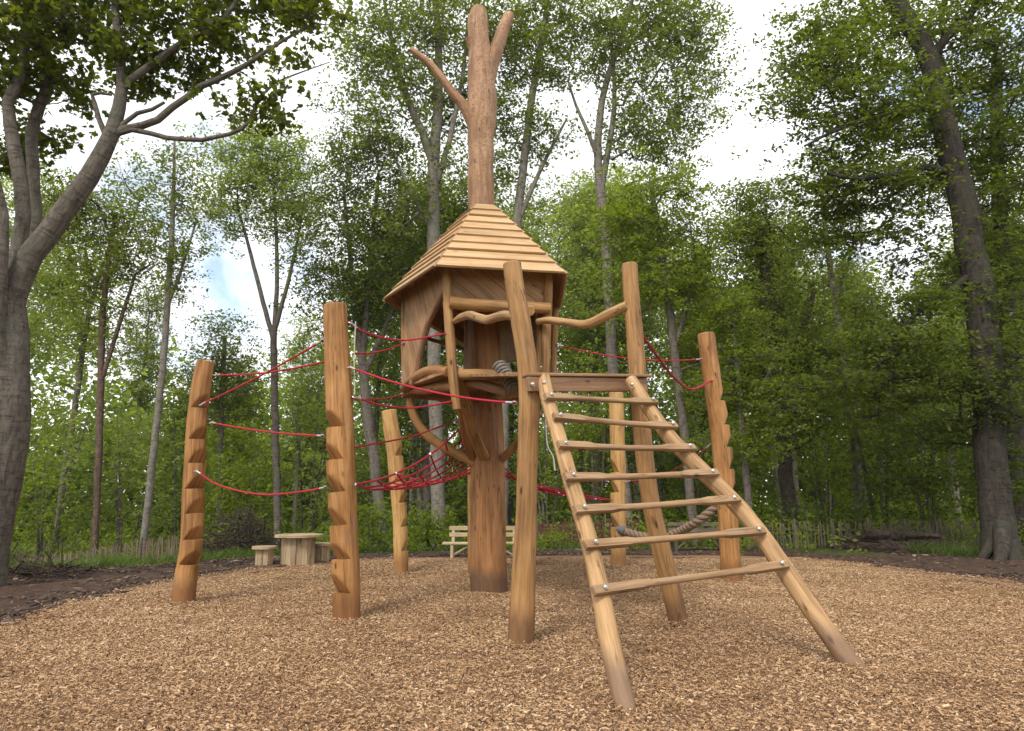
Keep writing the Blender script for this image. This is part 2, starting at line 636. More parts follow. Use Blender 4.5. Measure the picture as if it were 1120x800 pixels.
def fast_mesh(name, V, loops, sizes, mat, smooth=False):
    me = bpy.data.meshes.new(name)
    me.vertices.add(len(V))
    me.vertices.foreach_set('co', np.asarray(V, np.float32).ravel())
    me.loops.add(len(loops))
    me.loops.foreach_set('vertex_index', np.asarray(loops, np.int32))
    me.polygons.add(len(sizes))
    st = np.concatenate([[0], np.cumsum(sizes)[:-1]]).astype(np.int32)
    me.polygons.foreach_set('loop_start', st)
    if smooth:
        me.polygons.foreach_set('use_smooth', np.ones(len(sizes), bool))
    me.update(calc_edges=True)
    me.materials.append(mat)
    return me


# ------------------------------------------------------------------ camera, world, light
cam_d = bpy.data.cameras.new('camera')
cam_d.sensor_width = 36
cam_d.lens = FPX / 1120 * 36
cam_d.clip_end = 2000
cam_o = bpy.data.objects.new('camera', cam_d)
cam_o.location = CAM
cam_o.rotation_euler = (math.pi / 2 + PITCH, 0, 0)
COL.objects.link(cam_o)
SC.camera = cam_o

SKYX = 6.8
SUN_EL, SUN_AZ = math.radians(48), math.radians(202)     # azimuth from +Y, clockwise: behind the camera
w = bpy.data.worlds.new('World')
SC.world = w
w.use_nodes = True
nt = w.node_tree
bg = nt.nodes['Background']
sky = nt.nodes.new('ShaderNodeTexSky')
sky.sky_type = 'NISHITA'
sky.sun_disc = False
sky.sun_elevation = SUN_EL
sky.sun_rotation = SUN_AZ
tc = nt.nodes.new('ShaderNodeTexCoord')
mp = nt.nodes.new('ShaderNodeMapping')
mp.inputs['Scale'].default_value = (1.6, 1.6, 3.2)
mp.inputs['Location'].default_value = (SKYX, 0.0, 0.0)
nt.links.new(tc.outputs['Generated'], mp.inputs['Vector'])
nz = noise_node(nt, mp.outputs['Vector'], 1.5, 7, 0.55, 0.3)
cr = ramp(nt, [(0.36, (.12, .12, .12)), (0.48, (1, 1, 1))])
nt.links.new(nz.outputs[0], cr.inputs[0])
nz2 = noise_node(nt, mapping(nt, tc.outputs['Generated'], (2.2, 2.2, 5)), 1.3, 6, 0.6)
cl = ramp(nt, [(0.35, (8.6, 8.8, 9.1)), (0.65, (11.0, 11.0, 11.0))])
nt.links.new(nz2.outputs[0], cl.inputs[0])
skb = mixc(nt, 1.0, sky.outputs[0], (1.6, 1.6, 1.6), 'MULTIPLY')
nt.links.new(mixc(nt, cr.outputs[0], skb, cl.outputs[0]), bg.inputs['Color'])
bg.inputs['Strength'].default_value = 0.115

sd = bpy.data.lights.new('sun', 'SUN')
sd.energy = 2.2
sd.angle = math.radians(15)
sd.color = (1.0, 0.95, 0.87)
so = bpy.data.objects.new('sun', sd)
COL.objects.link(so)
dirv = Vector((math.sin(SUN_AZ) * math.cos(SUN_EL), math.cos(SUN_AZ) * math.cos(SUN_EL), math.sin(SUN_EL)))
so.rotation_euler = dirv.to_track_quat('Z', 'Y').to_euler()
so.location = (0, -10, 30)

SC.view_settings.view_transform = 'Standard'
SC.view_settings.look = 'None'
SC.view_settings.gamma = 1
SC.view_settings.exposure = 0.52
SC.cycles.max_bounces = 6
SC.cycles.diffuse_bounces = 3
SC.cycles.glossy_bounces = 2
SC.cycles.transmission_bounces = 4
SC.cycles.use_denoising = True
SC.cycles.volume_bounces = 0
SC.render.use_persistent_data = False

# ------------------------------------------------------------------ the ground
def ground_mat(name, stops, s1, s2, bump=0.4, dist=0.04, patch=None):
    m, nt, b = new_mat(name)
    g = nt.nodes.new('ShaderNodeNewGeometry')
    n1 = noise_node(nt, g.outputs['Position'], s1, 8, 0.7)
    n2 = noise_node(nt, g.outputs['Position'], s2, 4, 0.6)
    r = ramp(nt, stops)
    nt.links.new(n1.outputs[0], r.inputs[0])
    col = r.outputs[0]
    if patch:
        pr = ramp(nt, [(0.45, (0, 0, 0)), (0.62, (1, 1, 1))])
        nt.links.new(n2.outputs[0], pr.inputs[0])
        col = mixc(nt, pr.outputs[0], col, patch)
    nt.links.new(col, b.inputs['Base Color'])
    b.inputs['Roughness'].default_value = 0.95
    b.inputs['Specular IOR Level'].default_value = 0.1
    bp = nt.nodes.new('ShaderNodeBump'); bp.inputs['Strength'].default_value = bump
    bp.inputs['Distance'].default_value = dist
    nt.links.new(n1.outputs[0], bp.inputs['Height'])
    nt.links.new(bp.outputs[0], b.inputs['Normal'])
    return m


M_FOREST = ground_mat('forest_floor', [(.3, (.035, .026, .014)), (.5, (.06, .055, .02)), (.7, (.075, .085, .025))], 9, 0.6, patch=(.06, .085, .022))
M_DIRT = ground_mat('bare_soil', [(.3, (.040, .024, .017)), (.52, (.085, .052, .036)), (.75, (.15, .098, .068))], 7, 0.8, .9, .08)
M_BED = ground_mat('chip_bed', [(.3, (.14, .080, .045)), (.5, (.22, .131, .074)), (.72, (.30, .188, .11))], 34, 1.2, .6, .03)


def polar_sheet(name, radii, nseg, zf, mat, centre=PIT_C, rf=None):
    V, loops, sizes = [], [], []
    V.append([centre[0], centre[1], zf(centre[0], centre[1], 0, 0)])
    for i, r in enumerate(radii):
        for j in range(nseg):
            a = 2 * math.pi * j / nseg
            rr = rf(a, r) if rf else r
            x, y = centre[0] + rr * math.cos(a), centre[1] + rr * math.sin(a)
            V.append([x, y, zf(x, y, r, a)])
    for j in range(nseg):
        loops += [0, 1 + j, 1 + (j + 1) % nseg]; sizes.append(3)
    for i in range(len(radii) - 1):
        for j in range(nseg):
            k = (j + 1) % nseg
            a, b = 1 + i * nseg, 1 + (i + 1) * nseg
            loops += [a + j, b + j, b + k, a + k]; sizes.append(4)
    me = fast_mesh(name, V, loops, sizes, mat, True)
    o = bpy.data.objects.new(name, me)
    COL.objects.link(o)
    return structure(o)


def hnoise(x, y, s, a):
    return a * mnoise.noise(Vector((x * s, y * s, 3.3)))


polar_sheet('ground', [2, 4, 6, 8, 9, 10, 11, 12, 13, 14, 15, 16, 17, 18, 19, 20, 21, 22, 24, 27, 31, 36, 45, 60, 85, 105], 120,
            lambda x, y, r, a: float(terrain(x, y)) + (hnoise(x, y, .5, .10) if 10 < r < 100 else 0) - (.10 if r < 5 else (.02 if r < 9.5 else 0)), M_FOREST)

# outline of the chip pit from the picture, closed by hand behind the camera
edge_px = [(0, 684), (50, 668), (100, 655), (150, 644), (200, 634), (280, 623), (350, 616), (420, 612), (500, 609), (600, 608), (700, 608),
           (800, 608), (880, 611), (950, 619), (1010, 626), (1060, 632), (1120, 640)]
edge = [G(u, v)[:2] for u, v in edge_px] + [np.array(p) for p in ((8.6, 7.0), (8.4, 4.0), (7.0, 1.0), (4.5, -1.2), (1.0, -2.0), (-2.5, -1.2), (-4.8, 1.0), (-5.4, 3.8))]
ea = np.array([math.atan2(p[1] - PIT_C[1], p[0] - PIT_C[0]) for p in edge])
er = np.array([math.hypot(p[0] - PIT_C[0], p[1] - PIT_C[1]) for p in edge])
o_ = np.argsort(ea); ea, er = ea[o_], er[o_]
ea3 = np.concatenate([ea - 2 * math.pi, ea, ea + 2 * math.pi]); er3 = np.tile(er, 3)


def pit_r(a):
    a = np.asarray(a)
    base = np.interp((a + math.pi) % (2 * math.pi) - math.pi, ea3, er3)
    return base + 0.06 * np.sin(a * 23) + 0.05 * np.sin(a * 41 + 1) + 0.035 * np.sin(a * 97 + 2)


def dirt_r(a):
    base = float(pit_r(a))
    left = max(0, math.cos(a - math.radians(158)))
    right = max(0, math.cos(a - math.radians(22)))
    return base + 1.1 + 2.0 * left ** 2 + 3.4 * right ** 2 + 0.12 * math.sin(a * 13) + .09 * math.sin(a * 29)


polar_sheet('soil_path', [.3, .5, .56, .6, .64, .68, .72, .76, .8, .83, .86, .92, .96, .99, 1.0], 260,
            lambda x, y, r, a: -.07 if math.hypot(x - PIT_C[0], y - PIT_C[1]) < float(pit_r(a)) - .6 else float(terrain(x, y)) + .004 + (abs(hnoise(x, y, 2.2, .09)) + abs(hnoise(x, y, 6, .05))) * min(1, (1.0 - r) * 8) * max(0, min(1, (math.hypot(x - PIT_C[0], y - PIT_C[1]) - float(pit_r(a)) - .05) / .3)),
            M_DIRT, rf=lambda a, r: dirt_r(a) * r)
polar_sheet('chip_pit', [.2, .4, .6, .75, .85, .92, .96, .985, 1.0], 260,
            lambda x, y, r, a: (-.028 + hnoise(x, y, .9, .02)) if r < .93 else (.012 if r < .97 else (.012 if r < .99 else -.01)), M_BED, rf=lambda a, r: float(pit_r(a)) * r)


BASES = [G(u, v)[:2] for u, v in ((200, 662), (379, 682), (569, 708), (743, 685), (682, 767), (940, 738), (535, 652), (800, 636), (676, 621), (438, 628))]


def chip_z(x, y):
    z = 0.002 + 0.02 * np.array([mnoise.noise(Vector((a * .9, b * .9, 3.3))) for a, b in zip(x, y)])
    z += 0.016 * np.array([mnoise.noise(Vector((a * 3.1, b * 3.1, 9.3))) for a, b in zip(x, y)])
    for b in BASES:     # chips heaped a little against the foot of each post
        d = np.hypot(x - b[0], y - b[1])
        z += .02 * np.exp(-np.maximum(0, d - .12) / .10)
    return z


# wood chips as real little slivers, where any nearby view can see them
def build_chips():
    N = 1050000
    x = RNG.uniform(-9, 10.5, N); y = RNG.uniform(1.2, 14.5, N)
    a = np.arctan2(y - PIT_C[1], x - PIT_C[0]); rr = np.hypot(x - PIT_C[0], y - PIT_C[1])
    keep = (rr < pit_r(a) + RNG.exponential(.05, N) - .02) & (np.abs(x) < 1.0 + y * .80)
    keep &= RNG.random(N) < np.clip(1.35 - y * .045, .55, 1)
    x, y, a, rr = x[keep], y[keep], a[keep], rr[keep]
    n = len(x)
    z = np.where(rr < pit_r(a) - .15, chip_z(x, y) - .012, .004) + RNG.uniform(.0, .032, n)
    L = RNG.lognormal(-4.02, .38, n).clip(.010, .055); W = L * RNG.uniform(.2, .48, n)
    W = W.clip(.005, .015)
    yaw = RNG.uniform(0, 2 * math.pi, n); pit = RNG.normal(0, .26, n); rol = RNG.normal(0, .36, n)
    d = np.column_stack([np.cos(yaw) * np.cos(pit), np.sin(yaw) * np.cos(pit), np.sin(pit)])
    s = np.column_stack([-np.sin(yaw), np.cos(yaw), np.zeros(n)])
    nn = np.cross(d, s)
    s = s * np.cos(rol)[:, None] + nn * np.sin(rol)[:, None]
    nn = np.cross(d, s)
    c = np.column_stack([x, y, z])
    h = (L * RNG.uniform(-.18, .18, n))[:, None] * nn
    th = (nn * np.sign(nn[:, 2:3])) * (W * .22)[:, None]
    l2, w2 = L[:, None] / 2 * d, W[:, None] / 2 * s
    tp = RNG.uniform(.45, 1, n)[:, None]
    # bent top face of two quads, plus a thin skirt along both long sides
    top = np.stack([c - l2 - w2 * tp, c - l2 + w2 * tp, c + h - w2, c + h + w2, c + l2 - w2 * tp, c + l2 + w2 * tp], 1) + th[:, None, :]
    bot = top - 2 * th[:, None, :]
    V = np.concatenate([top, bot], 1).reshape(-1, 3)
    base = (np.arange(n) * 12)[:, None]
    f = np.array([0, 1, 3, 2, 2, 3, 5, 4, 0, 2, 8, 6, 2, 4, 10, 8, 1, 7, 9, 3, 3, 9, 11, 5])
    loops = (base + f[None]).ravel()
    m, nt, b = new_mat('wood_chip')
    g = nt.nodes.new('ShaderNodeNewGeometry')
    r = ramp(nt, [(0, (.145, .078, .040)), (.15, (.235, .132, .064)), (.42, (.325, .189, .092)), (.68, (.40, .243, .125)), (.88, (.48, .312, .175)), (1, (.58, .42, .255))])
    n_ = noise_node(nt, g.outputs['Position'], 1.1, 3)
    nb_ = noise_node(nt, g.outputs['Position'], .38, 3)
    av = nt.nodes.new('ShaderNodeMath'); av.operation = 'ADD'
    nt.links.new(n_.outputs[0], av.inputs[0]); nt.links.new(nb_.outputs[0], av.inputs[1])
    ad = nt.nodes.new('ShaderNodeMath'); ad.operation = 'MULTIPLY_ADD'
    nt.links.new(av.outputs[0], ad.inputs[0]); ad.inputs[1].default_value = .6; ad.inputs[2].default_value = -.58
    ad2 = nt.nodes.new('ShaderNodeMath'); ad2.operation = 'ADD'
    nt.links.new(ad.outputs[0], ad2.inputs[0]); nt.links.new(g.outputs['Random Per Island'], ad2.inputs[1])
    nt.links.new(ad2.outputs[0], r.inputs[0])
    nt.links.new(r.outputs[0], b.inputs['Base Color'])
    b.inputs['Roughness'].default_value = .75
    b.inputs['Specular IOR Level'].default_value = .25
    o = bpy.data.objects.new('wood_chips', fast_mesh('wood_chips', V, loops, np.full(n * 6, 4), m))
    COL.objects.link(o)
    o['kind'] = 'stuff'
    o['label'] = 'loose tan wood chips covering the play pit'
    o['category'] = 'wood chips'


build_chips()


# clods, bark bits and dead leaves on the bare soil
def build_clods():
    N = 26000
    a = RNG.uniform(-.6, math.pi + .6, N)
    r0 = pit_r(a); r1 = np.array([dirt_r(t) for t in a])
    q = RNG.random(N)
    r = r0 - .1 + (r1 - r0 + .3) * q
    x, y = PIT_C[0] + r * np.cos(a), PIT_C[1] + r * np.sin(a)
    n = N
    s = RNG.lognormal(-4.3, .55, n).clip(.006, .055)
    d = RNG.normal(size=(n, 6, 3)) * .34 + np.array([[1, 0, 0], [-1, 0, 0], [0, 1, 0], [0, -1, 0], [0, 0, .7], [0, 0, -.7]])[None]
    yaw = RNG.uniform(0, 6.28, n); el = RNG.uniform(.6, 3.0, n)
    d[:, :, 0] *= el[:, None]
    R0 = d[:, :, 0] * np.cos(yaw)[:, None] - d[:, :, 1] * np.sin(yaw)[:, None]
    R1 = d[:, :, 0] * np.sin(yaw)[:, None] + d[:, :, 1] * np.cos(yaw)[:, None]
    d = np.stack([R0, R1, d[:, :, 2] * .6], 2) * s[:, None, None]
    c = np.column_stack([x, y, terrain(x, y) + .03])
    V = (c[:, None] + d).reshape(-1, 3)
    f = np.array([0, 2, 4, 2, 1, 4, 1, 3, 4, 3, 0, 4, 2, 0, 5, 1, 2, 5, 3, 1, 5, 0, 3, 5])
    loops = ((np.arange(n) * 6)[:, None] + f[None]).ravel()
    m, nt, b = new_mat('soil_crumb')
    g = nt.nodes.new('ShaderNodeNewGeometry')
    rp = ramp(nt, [(0, (.028, .017, .012)), (.6, (.075, .045, .03)), (.9, (.14, .092, .062)), (1, (.30, .22, .15))])
    nt.links.new(g.outputs['Random Per Island'], rp.inputs[0])
    nt.links.new(rp.outputs[0], b.inputs['Base Color'])
    b.inputs['Roughness'].default_value = .95
    o = bpy.data.objects.new('soil_crumbs', fast_mesh('soil_crumbs', V, loops, np.full(n * 8, 3), m))
    COL.objects.link(o)
    o['kind'] = 'stuff'; o['label'] = 'dark lumps of soil and bark around the pit'; o['category'] = 'soil'


build_clods()


def build_grass():
    pts = []
    for (u0, u1, n, y0, y1) in ((-120, 420, 26000, 0.0, 5.5), (420, 860, 5000, 0.3, 3.0), (830, 1230, 7000, 0.0, 1.0)):
        u = RNG.uniform(u0, u1, n)
        for k in range(n):
            # start just outside the soil path along this column
            x = (u[k] - CX) / FPX * 1.02
            pts.append((x, u0, y0, y1, k))
    pts = np.array(pts)
    # distance along the ray to the soil edge, tabulated
    tx = np.linspace(-1.2, 1.2, 200)
    td = []
    for t in tx:
        Y = 4.0
        while Y < 30:
            px, py = t * Y, Y
            if math.hypot(px - PIT_C[0], py - PIT_C[1]) > dirt_r(math.atan2(py - PIT_C[1], px - PIT_C[0])) and Y > 6:
                break
            Y += .1
        td.append(Y)
    Y0 = np.interp(pts[:, 0], tx, td)
    q = RNG.random(len(pts)) ** 1.4
    Y = Y0 - .1 + pts[:, 2] + (pts[:, 3] - pts[:, 2]) * q
    x = pts[:, 0] * Y
    clump = np.array([mnoise.noise(Vector((a * 1.1, b * 1.1, 8.0))) for a, b in zip(x, Y)])
    k = clump > RNG.uniform(-.55, .25, len(x))
    x, Y = x[k], Y[k]
    n = len(x)
    c = np.column_stack([x, Y, terrain(x, Y) - .01])
    yaw = RNG.uniform(0, 6.28, n)
    h = RNG.uniform(.06, .26, n) * (1 + clump[k])
    wv = np.column_stack([np.cos(yaw), np.sin(yaw), np.zeros(n)]) * RNG.uniform(.005, .013, n)[:, None]
    lean = np.column_stack([RNG.normal(0, .5, n), RNG.normal(0, .5, n), np.ones(n)]) * h[:, None]
    mid = c + lean * .55 + np.array([0, 0, .02])
    tip = c + lean * np.array([1.25, 1.25, .95])
    V = np.stack([c - wv, c + wv, mid + wv * .7, mid - wv * .7, tip], 1).reshape(-1, 3)
    b = (np.arange(n) * 5)[:, None]
    loops = (b + np.array([0, 1, 2, 3, 3, 2, 4])[None]).ravel()
    o = bpy.data.objects.new('grass', fast_mesh('grass', V, loops, np.tile([4, 3], n), MAT['grass']))
    COL.objects.link(o)
    o['kind'] = 'stuff'; o['label'] = 'rough green grass along the outer edge of the soil'; o['category'] = 'grass'


build_grass()

# ------------------------------------------------------------------ the play tower
def lerp(a, b, t):
    return a + (b - a) * t


def pxlog(mb, pts, Y0, Y1=None, sides=14, step=.06, rough=.05, notch=None, **kw):
    """log through picture points (u, v, radius px); forward distance runs Y0 -> Y1 along it"""
    Y1 = Y0 if Y1 is None else Y1
    n = len(pts)
    C = [P(u, v, lerp(Y0, Y1, i / (n - 1))) for i, (u, v, r) in enumerate(pts)]
    R = [r * M(c) for c, (u, v, r) in zip(C, pts)]
    return tube(mb, C, R, sides, step, True, rough, notch, **kw)


def bolt(mb, c, d, r=.016):
    d = np.asarray(d, float) / np.linalg.norm(d)
    c = np.asarray(c, float)
    tube(mb, [c - d * .01, c + d * .008], [r, r], 10, .01, True, 0, None, False)
    ball(mb, c + d * .008, r * .75, 8, 4)


Yt = G(535, 650)[1] + .25                       # centre of the trunk
Cb = P(535, 650, Yt); Cb[2] = 0
tower = empty('play_tower', (Cb[0], Cb[1], 0), 'tall wooden play tower with a roofed hut on a thick tree trunk', 'play tower')
TR = MAT['trunk']

# trunk below the hut, and the carved bare tree above the roof
mb = MB()
pxlog(mb, [(535, 652, 20.5), (534, 600, 20), (533.5, 550, 19.3), (533, 500, 18.8), (531, 440, 18.2), (529, 380, 18), (527.5, 320, 16.5), (527, 270, 15)], Yt, sides=26, rough=.045)
mb.build('trunk', TR, tower)
mb = MB()
pxlog(mb, [(527, 275, 14.5), (526.5, 225, 14.3), (526, 180, 14.0), (526, 150, 14.6), (527, 128, 16.2), (527, 112, 16.4), (526.5, 95, 15), (526, 78, 14.5), (525.5, 64, 13.2),
           (524.5, 48, 11.4), (523, 32, 11.2), (523, 20, 10.2), (523.5, 11, 8.2)], Yt, sides=26, rough=.09)
snag = mb.build('carved_trunk', MAT['snag'], tower)
for pts, Ye in (([(520, 140, 7), (512, 124, 6.6), (505, 113, 5.6), (495, 102, 5.0), (484, 87, 4.7), (472, 72, 4.2), (460, 62, 3.7), (449, 54, 3.2)], Yt - .25),
                ([(530, 92, 11), (535, 76, 9.5), (541, 60, 8.2), (546, 46, 7.4), (551, 31, 6.6), (557.5, 16.5, 5.6)], Yt + .1),
                ([(521, 60, 7), (515, 48, 5), (511.5, 41, 3.6)], Yt - .1)):
    mb = MB()
    pxlog(mb, pts, Yt, Ye, sides=14, step=.04, rough=.08)
    mb.build('branch', MAT['snag'], snag)

# hut corners: eave corners read off the picture, walls stand a fifth inside them
FLe = P(477.5, 292, 7.65); z_e = FLe[2]
FRe, Le, Re = PZ(616.5, 299.5, z_e), PZ(421.5, 329, z_e), PZ(610, 337, z_e)
Cx = P(527, 300, Yt)[:2]
mid = (Le + Re) / 2
Be = np.array([*(Cx + (Cx - (FLe[:2] + FRe[:2]) / 2) * 1.35), z_e])
E = [FLe, FRe, Re, Be, Le]
C3 = np.array([Cx[0], Cx[1], z_e])
W5 = [C3 + (e - C3) * .8 for e in E]
FLw, FRw, Rw, Bw, Lw = W5
z_t = P(528, 228, Yt - .2)[2]
z_f = P(491, 405, FLw[1])[2]
UP = np.array([0, 0, 1.0])

# roof: nine lapped boards on each of five faces
mb, ml = MB(), MB()
NB = 9
for i in range(5):
    a, b = E[i], E[(i + 1) % 5]
    Ct = np.array([Cx[0], Cx[1], z_t])
    ta, tb = Ct + (a - C3) * .168, Ct + (b - C3) * .168
    nrm = np.cross(b - a, ta - a); nrm /= np.linalg.norm(nrm)
    if nrm[2] < 0:
        nrm = -nrm
    along = (b - a) / np.linalg.norm(b - a)
    # lining under the boards
    slab(ml, [a, b, tb, ta] if np.dot(np.cross(b - a, tb - b), nrm) > 0 else [ta, tb, b, a], nrm, .012, along)
    for k in range(NB):
        t0 = k / NB - (0.0 if k else .012); t1 = (k + 1.16) / NB
        t1 = min(t1, 1.01)
        j0 = random.uniform(-.004, .004)
        l0, r0_ = lerp(a, ta, t0), lerp(b, tb, t0)
        l1, r1_ = lerp(a, ta, t1), lerp(b, tb, t1)
        lo, hi, th = .047 + j0, .016, .026
        ext = along * random.uniform(-.004, .006)
        top = [l0 + nrm * lo - ext, r0_ + nrm * (lo + random.uniform(-.004, .004)) + ext, r1_ + nrm * hi + ext, l1 + nrm * hi - ext]
        bot = [p - nrm * th for p in top]
        V = np.array(top + bot)
        o = np.array([random.random() * 40 for _ in range(3)])
        sdir = np.cross(nrm, along)
        gr = np.column_stack([V @ sdir, V @ nrm, V @ along]) + o
        F = [[0, 1, 2, 3], [7, 6, 5, 4]] + [[(q + 1) % 4, q, 4 + q, 4 + (q + 1) % 4] for q in range(4)]
        if np.dot(np.cross(V[1] - V[0], V[2] - V[1]), nrm) < 0:
            F = [f[::-1] for f in F]
        mb.add(V, F, gr, False)
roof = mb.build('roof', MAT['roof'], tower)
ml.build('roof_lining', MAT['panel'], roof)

# walls -------------------------------------------------
def wall_plane(a, b):
    d = b - a; d[2] = 0
    n = np.array([d[1], -d[0], 0.0]); n /= np.linalg.norm(n)
    if np.dot(n, a - C3) < 0:
        n = -n
    return n


def wall(name, a, b, outline, gdir, width, th=.025, inset=0.0):
    n = wall_plane(a.copy(), b.copy())
    p0 = a - n * inset
    pts = [PPL(u, v, p0, n) for u, v in outline]
    m_ = MB()
    cr_ = sum(np.cross(pts[i] - pts[0], pts[(i + 1) % len(pts)] - pts[0]) for i in range(len(pts)))
    if np.dot(cr_, n) < 0:
        pts = pts[::-1]
    planks(m_, pts, n, th, gdir(n), width, .005, .003)
    return m_.build(name, MAT['panel'], tower), n


def wall3(name, a, b, z0, z1, gdir, width, th=.025):
    n = wall_plane(a.copy(), b.copy())
    pts = [np.array([a[0], a[1], z0]), np.array([b[0], b[1], z0]), np.array([b[0], b[1], z1]), np.array([a[0], a[1], z1])]
    cr_ = np.cross(pts[1] - pts[0], pts[2] - pts[0])
    if np.dot(cr_, n) < 0:
        pts = pts[::-1]
    m_ = MB()
    planks(m_, pts, n, th, gdir(n), width, .005, .003)
    return m_.build(name, MAT['panel'], tower), n


def diag(k):
    return lambda n: np.cross(n, UP) * k + UP


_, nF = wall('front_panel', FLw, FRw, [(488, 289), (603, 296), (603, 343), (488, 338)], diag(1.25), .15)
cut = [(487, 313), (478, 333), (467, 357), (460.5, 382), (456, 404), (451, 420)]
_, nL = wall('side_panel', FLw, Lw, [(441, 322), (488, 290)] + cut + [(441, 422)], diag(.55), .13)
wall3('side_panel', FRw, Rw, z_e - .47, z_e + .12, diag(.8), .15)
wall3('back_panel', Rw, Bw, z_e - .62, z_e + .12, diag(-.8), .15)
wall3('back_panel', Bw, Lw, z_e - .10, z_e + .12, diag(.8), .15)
mb = MB()
tube(mb, [PPL(u, v, FLw + nL * .03, nL) for u, v in cut], [.034, .042, .045, .043, .04, .045], 10, .06, rough=.06)
mb.build('edge_trim', MAT['beam'], tower)

def wallpost(pts, Y):
    m_ = MB(); pxlog(m_, pts, Y, sides=12, rough=.07); return m_.build('corner_post', MAT['gate'], tower)


wallpost([(488, 292, 4.5), (489.5, 330, 5), (492, 365, 5.6), (494.5, 400, 5.6), (497, 425, 5.2), (500, 448, 4.6)], FLw[1] - .06)
wallpost([(600, 296, 4.8), (599, 335, 5), (597.5, 370, 5), (597, 410, 4.8)], FRw[1] - .03)
wallpost([(607.5, 318, 3.8), (607, 350, 3.8), (606, 385, 3.6), (605, 412, 3.4)], Rw[1])
wallpost([(589, 330, 3.2), (589, 370, 3), (588, 410, 3)], FRw[1] + .6)
wallpost([(442, 330, 3.2), (442, 370, 3.4), (443, 420, 3.4), (446, 432, 3.2)], Lw[1])
m_ = MB(); tube(m_, [np.array([Bw[0], Bw[1], z_f - .1]), np.array([Bw[0], Bw[1], z_e + .1])], [.045, .04], 10, .1, rough=.06); m_.build('corner_post', MAT['gate'], tower)
# inner post and dark rail at the back of the hut
m_ = MB(); pxlog(m_, [(511, 335, 2.5), (510, 370, 2.5), (509.5, 412, 2.5)], Yt - .32, sides=8); m_.build('inner_post', MAT['beam'], tower)
m_ = MB(); beam(m_, P(462, 369, Lw[1] + .35), P(508, 382, Yt + .5), .04, .05); m_.build('back_rail', MAT['beam'], tower)

# logs across the doorway and the two crooked handrails
def part_log(name, pts, Y0, Y1=None, mat='gate', **kw):
    m_ = MB(); pxlog(m_, pts, Y0, Y1, **kw); return m_.build(name, MAT[mat], tower)


part_log('lintel', [(492, 331, 7), (515, 333.5, 7.4), (545, 335, 6.6), (575, 336, 6.4), (601, 337.5, 6)], FLw[1] - .1, FRw[1] - .1)
part_log('rafter', [(579.5, 340.5, 5.6), (577, 338, 5.8)], 7.2, 8.5)
YA, YB = G(569.5, 707)[1] + .1, G(743, 685)[1] + .1
part_log('handrail', [(497, 352, 3), (505, 347, 4.2), (514, 345, 4.8), (524, 348, 5), (533, 350, 5), (543, 347, 5), (552, 345, 5.4), (563, 346, 5)], FLw[1] - .08, YA - .02, 'ladder')
part_log('handrail', [(588, 352, 3.4), (600, 350.5, 4), (612, 352, 4.4), (625, 353.5, 4.4), (638, 355, 4.6), (650, 352, 5.2), (661, 346, 5.2), (672, 341, 5.6), (686, 334, 5)], FRw[1] - .1, YB - .05, 'ladder')

# deck of the hut and the sloping landing
m_ = MB()
Dk = [np.array([*(Cx + (w_[:2] - Cx) * 1.03), z_f - .05]) for w_ in W5]
if np.cross(Dk[1] - Dk[0], Dk[2] - Dk[1])[2] < 0:
    Dk = Dk[::-1]
planks(m_, Dk, UP, .045, (FRw - FLw) * np.array([1, 1, 0]), .14, .006, .002)
m_.build('deck', MAT['panel'], tower)
bl, br = P(577.5, 411, YA - .12), P(705.5, 413, YB - .12)
m_ = MB()
lp = [P(583, 411, YA + .02), P(697, 413, YB - .0), np.array([FRw[0], FRw[1], z_f - .08]), np.array([FLw[0] + .25, FLw[1], z_f - .08])]
ln = np.cross(lp[1] - lp[0], lp[3] - lp[0]); ln /= np.linalg.norm(ln)
planks(m_, lp, ln, .03, lp[1] - lp[0], .14, .008, .002)
m_.build('landing', MAT['panel'], tower)
# rim and joists, rough peeled logs
part_log('rim_log', [(443, 425, 5.4), (452, 416, 6.2), (464, 409, 6.8), (478, 406, 6.6), (491, 407, 6)], Lw[1] - .02, FLw[1] - .02, 'trunk')
part_log('rim_log', [(444, 427, 4.6), (462, 427, 5), (480, 424, 5.4), (496, 423, 5)], Lw[1] + .1, FLw[1] + .12, 'trunk')
part_log('joist', [(499, 410, 5.8), (522, 410, 6.2), (545, 411, 6)], FLw[1] + .02, FLw[1] - .15, 'gate')
part_log('joist', [(508, 417, 4.6), (530, 422, 5.6), (556, 430, 5.8)], FLw[1] + .25, FLw[1] - .2, 'beam')
part_log('joist', [(545, 433, 4.6), (566, 430, 5.2), (600, 424, 5)], FLw[1] + .1, FRw[1] + .1, 'gate')
for ww in (FRw, Rw, Bw, Lw):
    m_ = MB(); a = np.array([*(Cx + (ww[:2] - Cx) * .1), z_f - .14]); b = np.array([*(Cx + (ww[:2] - Cx) * 1.0), z_f - .12])
    tube(m_, [a, b], [.06, .055], 12, .08, rough=.06); m_.build('joist', MAT['beam'], tower)
# braces from the trunk out to the deck
def brace(pts, Y0, Y1, mat='gate', flat=.7):
    b_ = part_log('brace', pts, Y0, Y1, mat, flat=flat, step=.04)
    return b_


